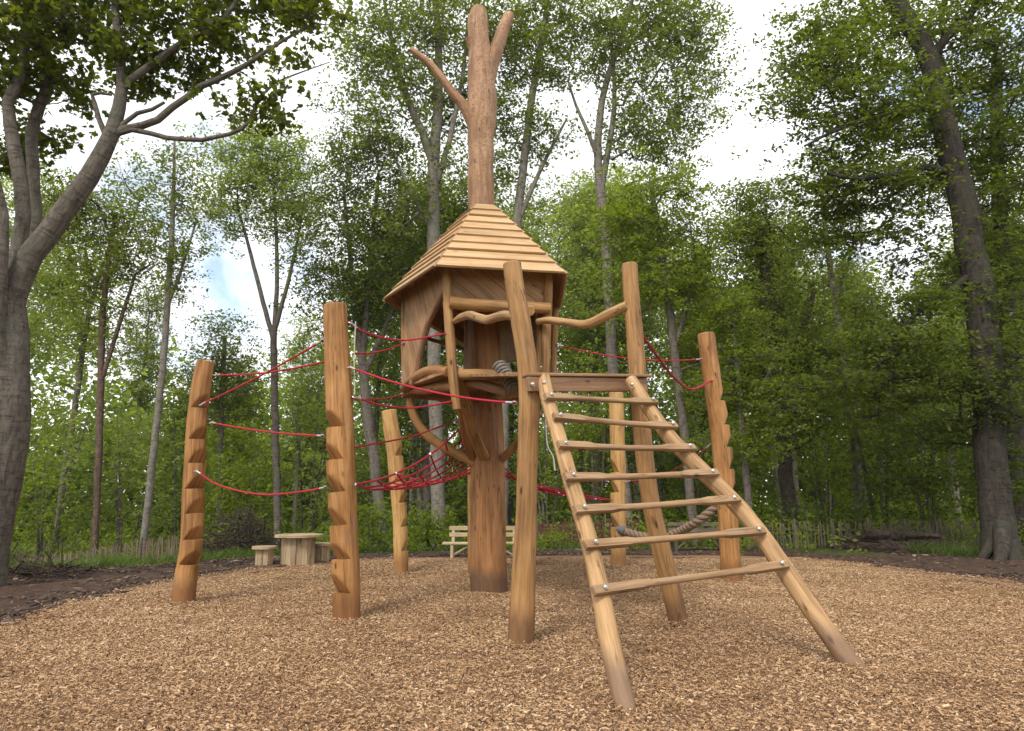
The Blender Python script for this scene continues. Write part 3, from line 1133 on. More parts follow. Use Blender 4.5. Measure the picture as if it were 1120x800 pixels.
brace([(446, 424, 4), (449, 443, 4.6), (455, 460, 5), (466, 475, 5.2), (482, 487, 5.2), (499, 496, 5.2), (518, 506, 5)], Lw[1] + .02, Yt - .12)
fb = brace([(500, 404, 6), (505, 425, 6.4), (511, 450, 6.6), (518, 475, 6.8), (529, 500, 6.6)], FLw[1] - .02, Yt - .27)
m_ = MB(); bolt(m_, P(526, 496, Yt - .36), (0, -1, 0), .02); m_.build('bolt', MAT['slot'], fb)
brace([(503, 440, 4), (506, 460, 4.6), (510, 480, 5), (518, 506, 5)], FLw[1] + .55, Yt - .1, 'trunk')
brace([(590, 452, 4.6), (576, 472, 4.8), (562, 490, 5), (546, 505, 5)], FRw[1] + .3, Yt - .05, 'gate')
m_ = MB(); a = np.array([*(Cx + (Bw[:2] - Cx) * .9), z_f - .2]); b = np.array([Cb[0], Cb[1], z_f - 1.2])
tube(m_, [a, (a + b) / 2 + np.array([0, .1, -.2]), b], [.05] * 3, 10, .08, rough=.05); m_.build('brace', MAT['trunk'], tower)

# gate posts with the cross beam at the head of the ladder
A_pts = [(569.5, 708, 14.8), (571, 670, 14), (573, 620, 13), (576, 560, 11.6), (577, 500, 11.3), (579, 440, 11.6), (577, 402, 11.4), (572.5, 370, 10.8), (567, 338, 10.6), (563, 313, 10.2), (560, 289, 9.8)]
B_pts = [(743, 685, 10.3), (733, 640, 10.3), (722, 596, 10.2), (711, 545, 10), (704, 490, 9.8), (699, 430, 9.6), (694.5, 370, 9.2), (691, 330, 9), (688.5, 290, 8.8)]
for pts, Y in ((A_pts, YA), (B_pts, YB)):
    m_ = MB(); pxlog(m_, pts, Y, sides=22, step=.05, rough=.06); m_.build('gate_post', MAT['gate'], tower)
m_ = MB(); beam(m_, P(577, 420.5, YA - .14), P(706, 421.5, YB - .14), .05, 16 * M(P(577, 420, YA))); cb = m_.build('cross_beam', MAT['beam'], tower)
m_ = MB(); beam(m_, P(574, 410.6, YA - .12), P(709, 411.8, YB - .12), .12, .028); m_.build('top_board', MAT['beam'], cb)
bd = np.cross(P(706, 421, YB) - P(577, 420, YA), UP); bd /= np.linalg.norm(bd); bd = bd if bd[1] < 0 else -bd
for u, v, t, mt in ((582.5, 420.5, 0, 'steel'), (642, 423, .5, 'slot'), (702, 421, 1, 'steel')):
    m_ = MB(); bolt(m_, P(u, v, lerp(YA, YB, t) - .17), bd, .018); m_.build('bolt', MAT[mt], cb)
m_ = MB(); ln_ = P(553, 414, FLw[1] - .3)

# ------------------------------------------------------------------ the rope lashing on the log end
a, b = P(546, 401, FLw[1] - .12), P(562, 424, FLw[1] - .3)
lash = MB()
for k in range(8):
    t = k / 7
    ring(lash, lerp(a, b, t), (b - a) + np.array([random.uniform(-.02, .02), 0, random.uniform(-.02, .02)]), 6.8 * M(a) * (1 + .1 * math.sin(3 * t)), .017, 20, 8)
tube(lash, [a - (b - a) * .06, b + (b - a) * .06], [.07, .07], 12, .05, rough=.08)
tag(lash.build('rope_lashing', MAT['lash'], None, a), 'grey rope wound in tight turns round a deck log of the hut', 'rope')

# ------------------------------------------------------------------ the ladder
LB, RB = G(682, 766), G(940, 738)
LT, RT = P(594, 414, YA - .2), P(690, 416, YB - .22)
nLd = np.cross((RB - LB) + (RT - LT), (LT - LB) + (RT - RB)); nLd /= np.linalg.norm(nLd)
if nLd[1] > 0:
    nLd = -nLd
pc = (LB + RB + LT + RT) / 4
ladder = empty('climbing_ladder', (LB + RB) / 2, 'sloping log ladder with seven flat wooden rungs leaning on the tower platform', 'ladder')


def onlad(u, v, lift=0.0):
    return PPL(u, v, pc + nLd * lift, nLd)


Lr = [(594, 414, 7.6), (602, 448, 8), (613.6, 486, 8.4), (623, 521, 8.8), (633, 554, 9.4), (644, 592, 10), (655.5, 643, 10.6), (666, 697, 11.4), (673.5, 732, 12), (682, 767, 12.2)]
Rr = [(690, 416, 7), (710, 447, 7.5), (733.7, 480, 8.2), (752, 499, 8.5), (772, 519, 8.8), (803.5, 550, 9.2), (830.6, 583, 9.6), (857.7, 623, 10), (888.7, 668, 10.4), (916, 707, 10.8), (942, 741, 11)]
for pts in (Lr, Rr):
    m_ = MB()
    C = [onlad(u, v) for u, v, r in pts]
    C.append(C[-1] + (C[-1] - C[-2]) * .9); pts = pts + [pts[-1]]
    tube(m_, C, [r * M(C[min(i, len(C) - 2)]) for i, (u, v, r) in enumerate(pts)], 18, .05, True, .06)
    rail = m_.build('rail', MAT['ladder'], ladder)
    m_ = MB(); q = onlad(pts[0][0] + 1.5, pts[0][1] + 5, .055); bolt(m_, q, nLd, .017); m_.build('bolt', MAT['steel'], rail)
rungs = [((596, 434), (718, 439)), ((605, 456), (740, 466)), ((610, 487), (759, 490)), ((617.5, 522), (784, 517.6)),
         ((628.5, 557.5), (808, 546)), ((639.5, 596), (835.5, 580.5)), ((648.5, 646.6), (861, 617))]
for k, ((u0, v0), (u1, v1)) in enumerate(rungs):
    a, b = onlad(u0, v0, .085), onlad(u1, v1, .085)
    d = (b - a); L = np.linalg.norm(d); t = d / L
    s = np.cross(nLd, t)
    # squared ends, rounded and thinner in between: loft of superellipse sections
    secs = []
    for q, w2, h2, ex in ((0, .032, .021, 8), (.02, .033, .023, 8), (.21, .033, .024, 8), (.26, .026, .023, 2.4), (.5, .024, .023, 2.1),
                          (.74, .026, .023, 2.4), (.79, .033, .024, 8), (.98, .033, .023, 8), (1, .032, .021, 8)):
        rg = []
        for j in range(16):
            an = 2 * math.pi * j / 16
            cx_, sx_ = math.cos(an), math.sin(an)
            f = (abs(cx_) ** ex + abs(sx_) ** ex) ** (-1 / ex)
            bow = -.012 * math.sin(math.pi * q) + .006 * math.sin(5 * q + k)
            rg.append(a + d * q + s * cx_ * f * w2 + nLd * (sx_ * f * h2 + bow))
        secs.append(rg)
    V = np.array(secs).reshape(-1, 3)
    F, S = [], []
    for i in range(len(secs) - 1):
        for j in range(16):
            jj = (j + 1) % 16
            F.append((i * 16 + j, i * 16 + jj, (i + 1) * 16 + jj, (i + 1) * 16 + j)); S.append(False if i in (0, 1, 6, 7) else True)
    F += [list(range(15, -1, -1)), list(range(len(V) - 16, len(V)))]; S += [False, False]
    o = np.array([k * 3.1, k * 1.7, k * 5.3])
    gr = np.column_stack([V @ s, V @ nLd, V @ t]) + o
    m_ = MB(); m_.add(V, F, gr, S)
    rg_ = m_.build('rung', MAT['rung'], ladder)
    for q in (.045, .955):
        m_ = MB(); bolt(m_, a + d * q + nLd * .027, nLd, .017); m_.build('bolt', MAT['steel'], rg_)

# ------------------------------------------------------------------ notched posts round the tower
PY = {}
POST_LABELS = {
    1: 'leaning notched climbing post nearest the left edge, notches cut in its right side',
    2: 'thick straight notched post in front of the picnic table, widest of the climbing posts',
    3: 'short pale yellow notched post standing far behind, left of the tower trunk',
    4: 'pale notched post seen through the ladder beneath the cross beam',
    5: 'notched post behind the right ladder rail with a dark slot near its top',
    6: 'post mostly hidden behind the left edge of the tower trunk',
    7: 'post almost hidden behind the left gate post of the ladder'}


def climbing_post(k, pts, ledges, d, mat='post', dep=.8, hpx=14, off=.1):
    u, v, r = pts[0]
    Y = G(u, v)[1] + off
    PY[k] = Y
    d = np.array([d[0], d[1], 0.0]); d /= np.linalg.norm(d)
    C = [P(a, b, Y) for a, b, _ in pts]
    C[0][2] -= .08
    L = sum(np.linalg.norm(C[i + 1] - C[i]) for i in range(len(C) - 1))
    zb, zt = C[0][2], C[-1][2]
    nt_ = []
    for lv in ledges:
        s0 = (P(u, lv, Y)[2] - zb) / (zt - zb) * L
        nt_.append((s0, hpx * M(C[0]) * random.uniform(.9, 1.1), d, dep * random.uniform(.9, 1.1)))
    m_ = MB()
    tube(m_, C, [q[2] * M(c) for q, c in zip(pts, C)], 44 if k in (1, 2) else 28, .035, True, .06, nt_)
    o = m_.build('climbing_post', MAT[mat], None, (C[0][0], C[0][1], 0))
    tag(o, POST_LABELS[k], 'climbing post', 'notched climbing posts around the tower')
    return o, Y


climbing_post(1, [(200, 662, 12), (203, 635, 12), (207, 610, 11.8), (210, 580, 11.6), (212, 530, 11.3), (215, 470, 10.6), (219, 430, 10), (222, 410, 9.7), (225, 396, 9.3)],
              [617, 590, 562, 535, 507, 481, 447], (.85, -.5), dep=.9, hpx=15)
climbing_post(2, [(379.5, 682, 14.5), (378.5, 640, 15), (377, 600, 15), (375, 560, 15.2), (373, 510, 15.6), (371.5, 450, 14.8), (370, 410, 14), (368, 370, 13.2), (366.5, 335, 12.8)],
              [648, 611, 574, 538, 503, 468], (-.76, -.65), dep=.85, hpx=19)
climbing_post(3, [(438.5, 628, 7.6), (438.5, 600, 8), (437, 560, 8), (434.5, 525, 8.4), (431, 490, 8.6), (428, 468, 8.5), (425.5, 450, 8)],
              [603, 577, 551, 525, 500], (1, -.25), 'pale_post', hpx=11, dep=.6)
climbing_post(4, [(676.5, 621, 8.4), (676.5, 590, 8.4), (676, 550, 8.4), (676, 510, 8.4), (675, 470, 8.2), (674, 425, 8)],
              [577, 539, 517], (-1, -.2), 'pale_post', hpx=14, dep=.8)
o5, Y5 = climbing_post(5, [(800.5, 636, 11), (798, 600, 11), (796, 564, 10.8), (791.5, 512, 10.8), (787, 465, 10.6), (781, 430, 10), (776, 395, 9.7), (772.5, 366, 9.2)],
                       [540, 514, 490, 466, 440], (1, -.15), hpx=13, dep=.65)
m_ = MB(); a, b = P(775.8, 378, Y5 - .115), P(780.5, 410, Y5 - .13)
beam(m_, a, b, 5 * M(a), .02, (0, -1, .1)); m_.build('slot', MAT['slot'], o5)
climbing_post(6, [(521, 628, 9), (520.5, 560, 9), (520, 500, 8.5), (520, 446, 8)], [580], (1, 0), 'pale_post')
climbing_post(7, [(578.5, 618, 8), (578, 560, 8), (577, 500, 7.6), (576, 470, 7.4)], [590, 560], (1, -.1), 'post')

# ------------------------------------------------------------------ ropes
def shackle(parent, c, d):
    d = np.asarray(d, float) / np.linalg.norm(d)
    m_ = MB()
    n = np.cross(d, UP); n /= np.linalg.norm(n)
    ring(m_, c + d * .018, n * .5 + UP * .8, .021, .007)
    tube(m_, [c + d * .038, c + d * .11], [.013, .012], 10, .02, True, 0, None, False)
    m_.build('shackle', MAT['steel'], parent)


def sagline(pts, sag, n=14):
    A = np.array([P(*p) for p in pts])
    if len(A) == 2:
        t = np.linspace(0, 1, n)[:, None]
        C = A[0] * (1 - t) + A[1] * t
        C[:, 2] -= (4 * sag * t * (1 - t))[:, 0]
        return C
    return spline(A, .08)


def rope(label, pts, sag=0.0, ends=(1, 1), r=.0106, mat='rope'):
    C = sagline(pts, sag)
    m_ = MB()
    # laid rope: the section turns along the line
    T, N, B = frames(C)
    fine = spline(C, .03)
    m_ = MB()
    tube(m_, fine, np.full(len(fine), r) * (1 + .10 * np.sin(np.arange(len(fine)) * 2.1)), 7, .03, True, 0, None, False)
    o = m_.build('climbing_rope', MAT[mat], None, C[0])
    tag(o, label, 'rope', 'ropes strung between posts and tower')
    if ends[0]:
        shackle(o, C[0] - (C[1] - C[0]) * .02, C[1] - C[0])
    if ends[1]:
        shackle(o, C[-1], C[-2] - C[-1])
    return o


Y1, Y2, Y3, Y4 = PY[1], PY[2], PY[3], PY[4]
rope('top red rope from the leftmost notched post, nearly level', [(235, 410, Y1 - .05), (357, 395, Y2 + .02)], .05, (1, 0))
rope('red rope rising steeply from the leftmost post to the thick post', [(219, 443, Y1 - .12), (354, 372, Y2)], .03)
rope('level red rope between the two left posts, second lowest', [(230, 462, Y1 - .08), (355, 477, Y2)], .03)
rope('lowest red rope sagging between the two left posts', [(213, 514, Y1 - .14), (240, 531, Y1 - .3), (285, 541, Y1 - .6), (330, 538, Y2 + .2), (358, 533, Y2)], 0)
rope('uppermost red rope from the thick post top to the hut corner post', [(382, 352, Y2 - .05), (400, 364, Y2 + .1), (440, 372.5, Y2 + .5), (488, 365, FLw[1] - .1)], 0, (1, 0))
rope('short red rope rising from behind the thick post to the hut side panel', [(386, 387, Y2 + .1), (441, 376, Lw[1] - .06)], .04, (0, 1))
rope('long straight red rope from the thick post to the left gate post', [(381, 401, Y2 - .1), (565, 441, YA - .05)], .07)
rope('red rope sagging below the hut deck from the thick post to the corner post end', [(386, 434, Y2 - .06), (420, 444, Y2 + .3), (455, 446, Y2 + .6), (496, 439, FLw[1] - .08)], 0, (1, 0))
rope('thin red rope just above the deck rim on the left', [(388, 437, Y2 + .05), (443, 431, Lw[1] - .08)], .03, (0, 0), .009)
rope('red rope climbing from the thick post past the pale yellow post to the trunk', [(386, 490, Y2), (452, 477, Yt - .6), (502, 459, Yt - .1)], 0, (0, 1))
rope('red rope from the hut right wall passing behind the right gate post', [(609, 377, Rw[1] - .06), (767, 393, Y5 - .08)], .10)
rope('slack red rope sagging from the right gate post to the slotted post', [(699, 362, YB - .02), (720, 391, YB + .8), (738, 414, YB + 1.7), (757, 426, YB + 2.6), (779, 416, Y5 - .12)], 0, (0, 1), .016)
rope('thin red rope low between the two posts behind the ladder', [(684, 527, Y4 - .1), (720, 522, Y4 - .6), (752, 505, Y5 + .4), (778, 486, Y5)], 0, (1, 1), .009)
rope('thin pale cord hanging down the right side of the thick post', [(389, 352, Y2 - .05), (387.5, 390, Y2 - .04), (388, 432, Y2 - .05)], 0, (0, 0), .007, 'cord')
rope('thin pale cord dangling from the cross beam behind the left ladder rail', [(597, 440, YA - .05), (597.5, 470, YA - .02), (599, 488, YA), (605, 500, YA), (607, 515, YA)], 0, (0, 0), .007, 'cord')

# thick laid rope between the two right posts
def laid_rope(name, pts, R, mat, label, group=None):
    C = spline(np.array([P(*p) for p in pts]), .02)
    L = np.concatenate([[0], np.cumsum(np.linalg.norm(np.diff(C, axis=0), axis=1))])
    T, N, B = frames(C)
    m_ = MB()
    for k in range(3):
        ph = L / (R * 5.2) * 2 * math.pi + k * 2 * math.pi / 3
        S = C + (N * np.cos(ph)[:, None] + B * np.sin(ph)[:, None]) * R * .55
        tube(m_, S, np.full(len(S), R * .62), 8, .02, True, 0, None, False)
    o = m_.build(name, MAT[mat], None, C[0])
    tag(o, label, 'rope', group)
    return o, C


tr, C = laid_rope('thick_rope', [(680, 580, Y4 - .12), (700, 586, Y4 - .4), (722, 588.5, Y4 - .8), (742, 582, Y4 - 1.2), (762, 571, Y5 + .3), (786, 553, Y5 + .05)], .062, 'hemp',
                  'thick twisted brown rope hanging low between the two right notched posts')
m_ = MB(); tube(m_, [C[0] - (C[4] - C[0]) * .9, C[4]], [.075, .085], 12, .02); m_.build('thimble', MAT['thimble'], tr)

# the net slung under and behind the hut
def net(label, corners, nu, nv, sag, r=.0085):
    Q = [P(*c) for c in corners]
    root = empty('rope_net', Q[0], label, 'rope net', 'red rope nets slung round the tower')
    def S(a, b):
        p = (Q[0] * (1 - a) * (1 - b) + Q[1] * a * (1 - b) + Q[2] * a * b + Q[3] * (1 - a) * b)
        p = p.copy(); p[2] -= sag * (4 * a * (1 - a) * .5 + 4 * b * (1 - b) * .5)
        return p
    m_, fr = MB(), MB()
    for i in range(nu + 1):
        a = i / nu
        L = [S(a, t) for t in np.linspace(0, 1, 10)]
        tube(m_, L, [r] * 10, 6, .05, True)
    for j in range(nv + 1):
        b = j / nv
        L = [S(t, b) for t in np.linspace(0, 1, 10)]
        tube(m_, L, [r] * 10, 6, .05, True)
    m_.build('mesh_ropes', MAT['rope'], root)
    for i in range(nu + 1):
        for j in range(nv + 1):
            if (i + j) % 2 == 0:
                c = S(i / nu, j / nv); d = S(min(1, i / nu + .02), j / nv) - S(max(0, i / nu - .02), j / nv); d /= np.linalg.norm(d) + 1e-9
                tube(fr, [c - d * .025, c + d * .025], [.014, .014], 8, .02, True, 0, None, False)
    fr.build('ferrules', MAT['steel'], root)['kind'] = 'stuff'
    return root


net('red rope net hanging in a hammock left of the tower trunk', [(389, 530, Y2), (437, 519, Y3 - .1), (520, 515, PY[6] - .1), (502, 470, Yt - .1)], 8, 6, .27, .012)
net('red rope net stretched right of the trunk towards the pale post', [(545, 505, Yt + .1), (522, 512, PY[6]), (669, 547, Y4 - .1), (582, 535, PY[7])], 5, 4, .08, .011)

# ------------------------------------------------------------------ child-size round table and its stump stools
def round_table(name, u, vb, vt, ru, rb, label, cat, group=None):
    g = G(u, vb)
    s = M(g)
    R, H = ru * s, (vb - vt) * s
    root = empty(name, (g[0], g[1] + R * .3, 0), label, cat, group)
    c = np.array(root['_org'])
    m_ = MB()
    for (z0, z1, k) in ((H - .045, H, 1.0),):
        n = 40
        ring_ = [[math.cos(2 * math.pi * i / n) * R * (1 + .015 * math.sin(i * 1.7)), math.sin(2 * math.pi * i / n) * R, 0] for i in range(n)]
        planks(m_, [c + np.array([p[0], p[1], z0]) for p in ring_], UP, z1 - z0, np.array([1, .25, 0]), R * .36, .006, .002)
    m_.build('top', MAT['table'], root)
    m_ = MB(); k = 9
    for i in range(k):
        a = 2 * math.pi * (i + .5) / k
        rr = rb * s
        p = c + np.array([math.cos(a), math.sin(a), 0]) * rr * .95
        tg = np.array([-math.sin(a), math.cos(a), 0])
        box(m_, p + UP * (H - .045) / 2, UP * (H - .05) / 2, tg * rr * math.tan(math.pi / k) * .94, np.array([math.cos(a), math.sin(a), 0]) * .022)
    m_.build('pedestal', MAT['table'], root)
    return root


round_table('round_table', 323, 619, 586, 26, 17, 'low round wooden table on a staved pedestal at the pit edge', 'table')
round_table('stool', 287, 620, 598.5, 13.5, 8, 'small round wooden stool on the left of the round table', 'stool', 'stools at the round table')
round_table('stool', 350, 616, 595, 12, 8, 'small round wooden stool partly hidden behind the thick notched post', 'stool', 'stools at the round table')


# ------------------------------------------------------------------ benches
def bench(u0, u1, vb, label, yaw=0.0, mat='pine', hseat=.30, hback=.56):
    g0, g1 = G(u0, vb), G(u1, vb)
    c = (g0 + g1) / 2
    L = np.linalg.norm(g1 - g0)
    c[2] = terrain(c[0], c[1])
    root = empty('slatted_bench', c, label, 'bench', 'wooden benches behind the pit')
    X = np.array([math.cos(yaw), math.sin(yaw), 0]); Yv = np.array([-math.sin(yaw), math.cos(yaw), 0])
    for k in range(2):
        m_ = MB(); q = c + UP * (hseat + .16 + k * .13) + Yv * (.16 + .02 * k)
        beam(m_, q - X * L * .43, q + X * L * .43, .03, .085); m_.build('back_slat', MAT[mat], root)
    for k in range(3):
        m_ = MB(); q = c + UP * hseat + Yv * (.08 - .1 * k)
        beam(m_, q - X * L * .5, q + X * L * .5, .085, .04); m_.build('seat_slat', MAT[mat], root)
    for sx in (-.38, .38):
        m_ = MB(); q = c + X * L * sx
        beam(m_, q + Yv * .13 - UP * .03, q + Yv * .2 + UP * hback, .06, .06, X); m_.build('leg', MAT[mat], root)
        m_ = MB(); beam(m_, q - Yv * .12 - UP * .03, q - Yv * .12 + UP * (hseat - .03), .06, .06, X); m_.build('leg', MAT[mat], root)
        m_ = MB(); beam(m_, q - Yv * .13 + UP * (hseat - .05), q + Yv * .15 + UP * (hseat - .05), .045, .05); m_.build('seat_bearer', MAT[mat], root)
        m_ = MB(); beam(m_, q + UP * .06 - Yv * .08, q - X * L * .2 * np.sign(sx) - Yv * .08 + UP * (hseat - .05), .04, .035); m_.build('brace', MAT[mat], root)
    return root


bench(484, 573, 611, 'pale slatted bench behind the tower trunk')
bench(728, 800, 604, 'weathered low bench behind the thick brown rope', .1, 'old', .32, .50)

# ------------------------------------------------------------------ trees
def tube_np(C, R, sides, twist=0.0):
    """vectorised tube: verts, quad loops, grain"""
    C = np.asarray(C, float); R = np.asarray(R, float)
    T, N, B = frames(C)
    A = np.linspace(0, 2 * math.pi, sides, endpoint=False)
    ca, sa = np.cos(A), np.sin(A)
    V = C[:, None] + (N[:, None] * ca[None, :, None] + B[:, None] * sa[None, :, None]) * R[:, None, None]
    L = np.concatenate([[0], np.cumsum(np.linalg.norm(np.diff(C, axis=0), axis=1))])
    o = RNG.uniform(0, 60, 3)
    Gr = np.stack([ca[None] * R[:, None] + o[0], sa[None] * R[:, None] + o[1], np.repeat(L[:, None], sides, 1) + o[2]], 2)
    n = len(C)
    i = np.arange(n - 1)[:, None] * sides
    j = np.arange(sides)[None]
    k = (j + 1) % sides
    q = np.stack([i + j, i + k, i + k + sides, i + j + sides], 2).reshape(-1)
    return V.reshape(-1, 3), q, Gr.reshape(-1, 3)


class TB:
    def __init__(self):
        self.V, self.q, self.g, self.n = [], [], [], 0

    def add(self, C, R, sides):
        if len(C) < 2:
            return
        V, q, g = tube_np(C, R, sides)
        self.V.append(V); self.q.append(q + self.n); self.g.append(g); self.n += len(V)

    def mesh(self, name, mat, org):
        V = np.concatenate(self.V) - org
        q = np.concatenate(self.q)
        me = fast_mesh(name, V, q, np.full(len(q) // 4, 4), mat, True)
        a = me.attributes.new('grain', 'FLOAT_VECTOR', 'POINT')
        a.data.foreach_set('vector', np.concatenate(self.g).astype(np.float32).ravel())
        return me


def leaf_mesh(name, C, size, mat, org, up=1.0, shape='kite', droop=0.0):
    n = len(C)
    nr = RNG.normal(size=(n, 3)) * .62
    nr[:, 2] += up
    nr /= np.linalg.norm(nr, axis=1)[:, None]
    t = RNG.normal(size=(n, 3)); t[:, 2] -= droop
    t -= nr * (t * nr).sum(1)[:, None]
    t /= np.linalg.norm(t, axis=1)[:, None] + 1e-9
    s = np.cross(nr, t)
    L = (size * RNG.uniform(.65, 1.3, n))[:, None]
    if shape == 'maple':
        prof = [(0, 0, 0), (.42, .12, .05), (.50, .55, -.04), (.22, .62, .05), (0, 1.05, -.08), (-.22, .62, .05), (-.50, .55, -.04), (-.42, .12, .05)]
    elif shape == 'oval':
        prof = [(0, 0, 0), (.24, .3, .06), (.22, .65, .04), (0, 1, -.1), (-.22, .65, .04), (-.24, .3, .06)]
    else:
        prof = [(0, 0, 0), (.30, .45, .07), (0, 1, -.10), (-.30, .45, .07)]
    V = np.stack([C + s * L * a + t * L * (b - .4) + nr * L * c for a, b, c in prof], 1) - org
    k = len(prof)
    return fast_mesh(name, V.reshape(-1, 3), np.arange(n * k), np.full(n, k), mat)


def grow(org, trunks, attract, up_pref=.45, step=.4, tip=.008, powr=.5, sides=6, maxr=.6, curl=.10):
    """skeleton: given limb lines, then every clump joins the nearest node from below"""
    pos, par, rad = [], [], []
    for C, R in trunks:
        for i, (c, r) in enumerate(zip(C, R)):
            pos.append(c); par.append(-2 if i else -1); rad.append(r)
    nt_ = len(pos)
    cap = 60000
    A = np.zeros((cap, 3)); A[:nt_] = pos
    n = nt_
    d0 = np.array([np.min(np.linalg.norm(A[:nt_] - a, axis=1)) for a in attract])
    order = np.argsort(d0)
    children = {}
    leafnode = []
    parent = {}
    twigs = []
    for k in order:
        a = attract[k]
        df = A[:n] - a
        d = np.linalg.norm(df, axis=1)
        cost = d + up_pref * np.maximum(0, df[:, 2] + .35 * d)
        p = int(np.argmin(cost))
        dist = d[p]
        m = max(1, int(dist / step))
        b = A[p]
        ctl = (a + b) / 2 + np.array([0, 0, 1.0]) * dist * RNG.uniform(-.02, .18) + RNG.normal(size=3) * dist * curl
        prev = p
        for i in range(1, m + 1):
            t = i / m
            q = b * (1 - t) ** 2 + ctl * 2 * t * (1 - t) + a * t * t
            A[n] = q
            parent[n] = prev
            children.setdefault(prev, []).append(n)
            prev = n
            n += 1
        leafnode.append(prev)
    cnt = np.zeros(n)
    for l in leafnode:
        cnt[l] += 1
    for i in range(n - 1, nt_ - 1, -1):
        cnt[parent[i]] += cnt[i] if parent[i] >= nt_ else 0
    R = tip * np.maximum(cnt, 1) ** powr
    # chains
    chains = []
    done = np.zeros(n, bool)
    for i in range(nt_, n):
        if done[i]:
            continue
        p = parent[i]
        ch = [p, i]
        done[i] = True
        r0 = min(R[i], rad[p] * .75) if p < nt_ else min(R[i], R[p])
        cur = i
        while cur in children:
            nx = max(children[cur], key=lambda c: cnt[c])
            if done[nx]:
                break
            ch.append(nx); done[nx] = True; cur = nx
        rr = R[ch].copy(); rr[0] = r0
        rr = np.minimum(rr, r0)
        rr = np.minimum.accumulate(rr)
        rr[-1] *= .5
        chains.append((A[ch], rr))
    return A[:n], chains


def blob_points(blobs, Y, n, dscale=.8, shell=.45, ylim=None):
    """n clump centres in the union of crown blobs given in picture terms (u, v, ru, rv[, dY])"""
    w_ = np.array([b[2] * b[3] for b in blobs], float); w_ /= w_.sum()
    out = []
    for b, k in zip(blobs, RNG.multinomial(n, w_)):
        dy = b[4] if len(b) > 4 else 0
        c = P(b[0], b[1], Y + dy); s = M(c)
        d = RNG.normal(size=(k, 3)); d /= np.linalg.norm(d, axis=1)[:, None]
        r = RNG.random(k) ** (1 / 3) * (1 - shell) + shell * RNG.random(k) ** .25
        r = np.minimum(r, 1)
        e = d * r[:, None]
        q = np.column_stack([c[0] + e[:, 0] * b[2] * s, c[1] + e[:, 1] * dscale * min(b[2], b[3]) * s, c[2] + e[:, 2] * b[3] * s])
        out.append(q)
    q = np.concatenate(out)
    g = terrain(q[:, 0], q[:, 1]) + .15
    q[:, 2] = np.maximum(q[:, 2], g + RNG.uniform(0, .3, len(q)))
    return q


def leaf_points(att, per, sig, flat=.7, subs=5, twigs=None, tr=.005):
    c = np.repeat(att, subs, 0) + RNG.normal(size=(len(att) * subs, 3)) * sig * .95 * np.array([1, 1, flat])
    k = max(1, per // subs)
    if twigs is not None:       # a twig from the clump's branch end into each tuft of leaves
        for a, b in zip(np.repeat(att, subs, 0), c):
            m_ = (a + b) / 2 + RNG.normal(size=3) * sig * .08
            twigs.add(np.array([a, m_, b + (b - a) * .25]), np.array([tr, tr * .75, tr * .4]), 3)
    n = np.repeat(RNG.uniform(.35, 1.65, len(c)), k)
    q = np.repeat(c, k, 0) + RNG.normal(size=(len(c) * k, 3)) * sig * .31 * np.array([1, 1, flat])
    return q[RNG.random(len(q)) < n / 1.3]


def tree(name, label, cat, Y, trunks, blobs, n=120, per=70, leaf=.11, mat='lf_mid', barkm='bark_mid', sig=.42, flat=.7, group=None,
         shape='kite', up=1.0, droop=0.0, tip=.008, sides=9, dscale=.8, base=True, up_pref=.45, curl=.1, subs=5, powr=.5, step=.4, flare=1.35, ydrift=0.0):
    """trunks: lists of (u, v, radius px[, dY]); the first one stands on the ground"""
    if Y > 16:
        leaf *= .73; per = int(per * 1.5)
        if n > 100 and name != 'woodland_tree':
            n = int(n * .84)
    lines = []
    for ti, tr_ in enumerate(trunks):
        pts = [P(q[0], q[1], Y + (q[3] if len(q) > 3 else 0)) for q in tr_]
        R = [q[2] * M(p) for q, p in zip(tr_, pts)]
        if ti == 0 and base:
            g = GY(tr_[0][0], Y)
            g[2] -= .12
            if g[2] < pts[0][2] - .05:
                pts = [g] + pts; R = [R[0] * flare] + R
            else:
                pts[0][2] = g[2]
        S = spline(np.column_stack([pts, R]), .3)
        # slight natural wobble of the bark line
        jj = RNG.normal(size=(len(S), 3)) * .012
        S[1:-1, :3] += jj[1:-1] * np.clip(S[1:-1, 3:4] * 6, 0, 1)
        lines.append((S[:, :3], np.maximum(S[:, 3], .006)))
    org = lines[0][0][0].copy(); org[2] = float(terrain(org[0], org[1]))
    att = blob_points(blobs, Y, n, dscale)
    A, chains = grow(org, lines, att, up_pref, step, tip, powr, curl=curl)
    root = empty(name, org, label, cat, group)
    tb = TB()
    for C, R in lines:
        tb.add(C, R, sides + 3 if R.max() > .15 else sides)
    for C, R in chains:
        tb.add(C, R, 6 if R[0] > .03 else 4)
    lp_ = leaf_points(att, int(per * 1.25), sig, flat, subs, tb, .0035 if Y < 16 else .006)
    o = bpy.data.objects.new('trunk', tb.mesh('trunk', MAT[barkm], org)); COL.objects.link(o); o.parent = root
    o = bpy.data.objects.new('crown', leaf_mesh('crown', lp_, leaf, MAT[mat], org, up, shape, droop))
    COL.objects.link(o); o.parent = root
    return root


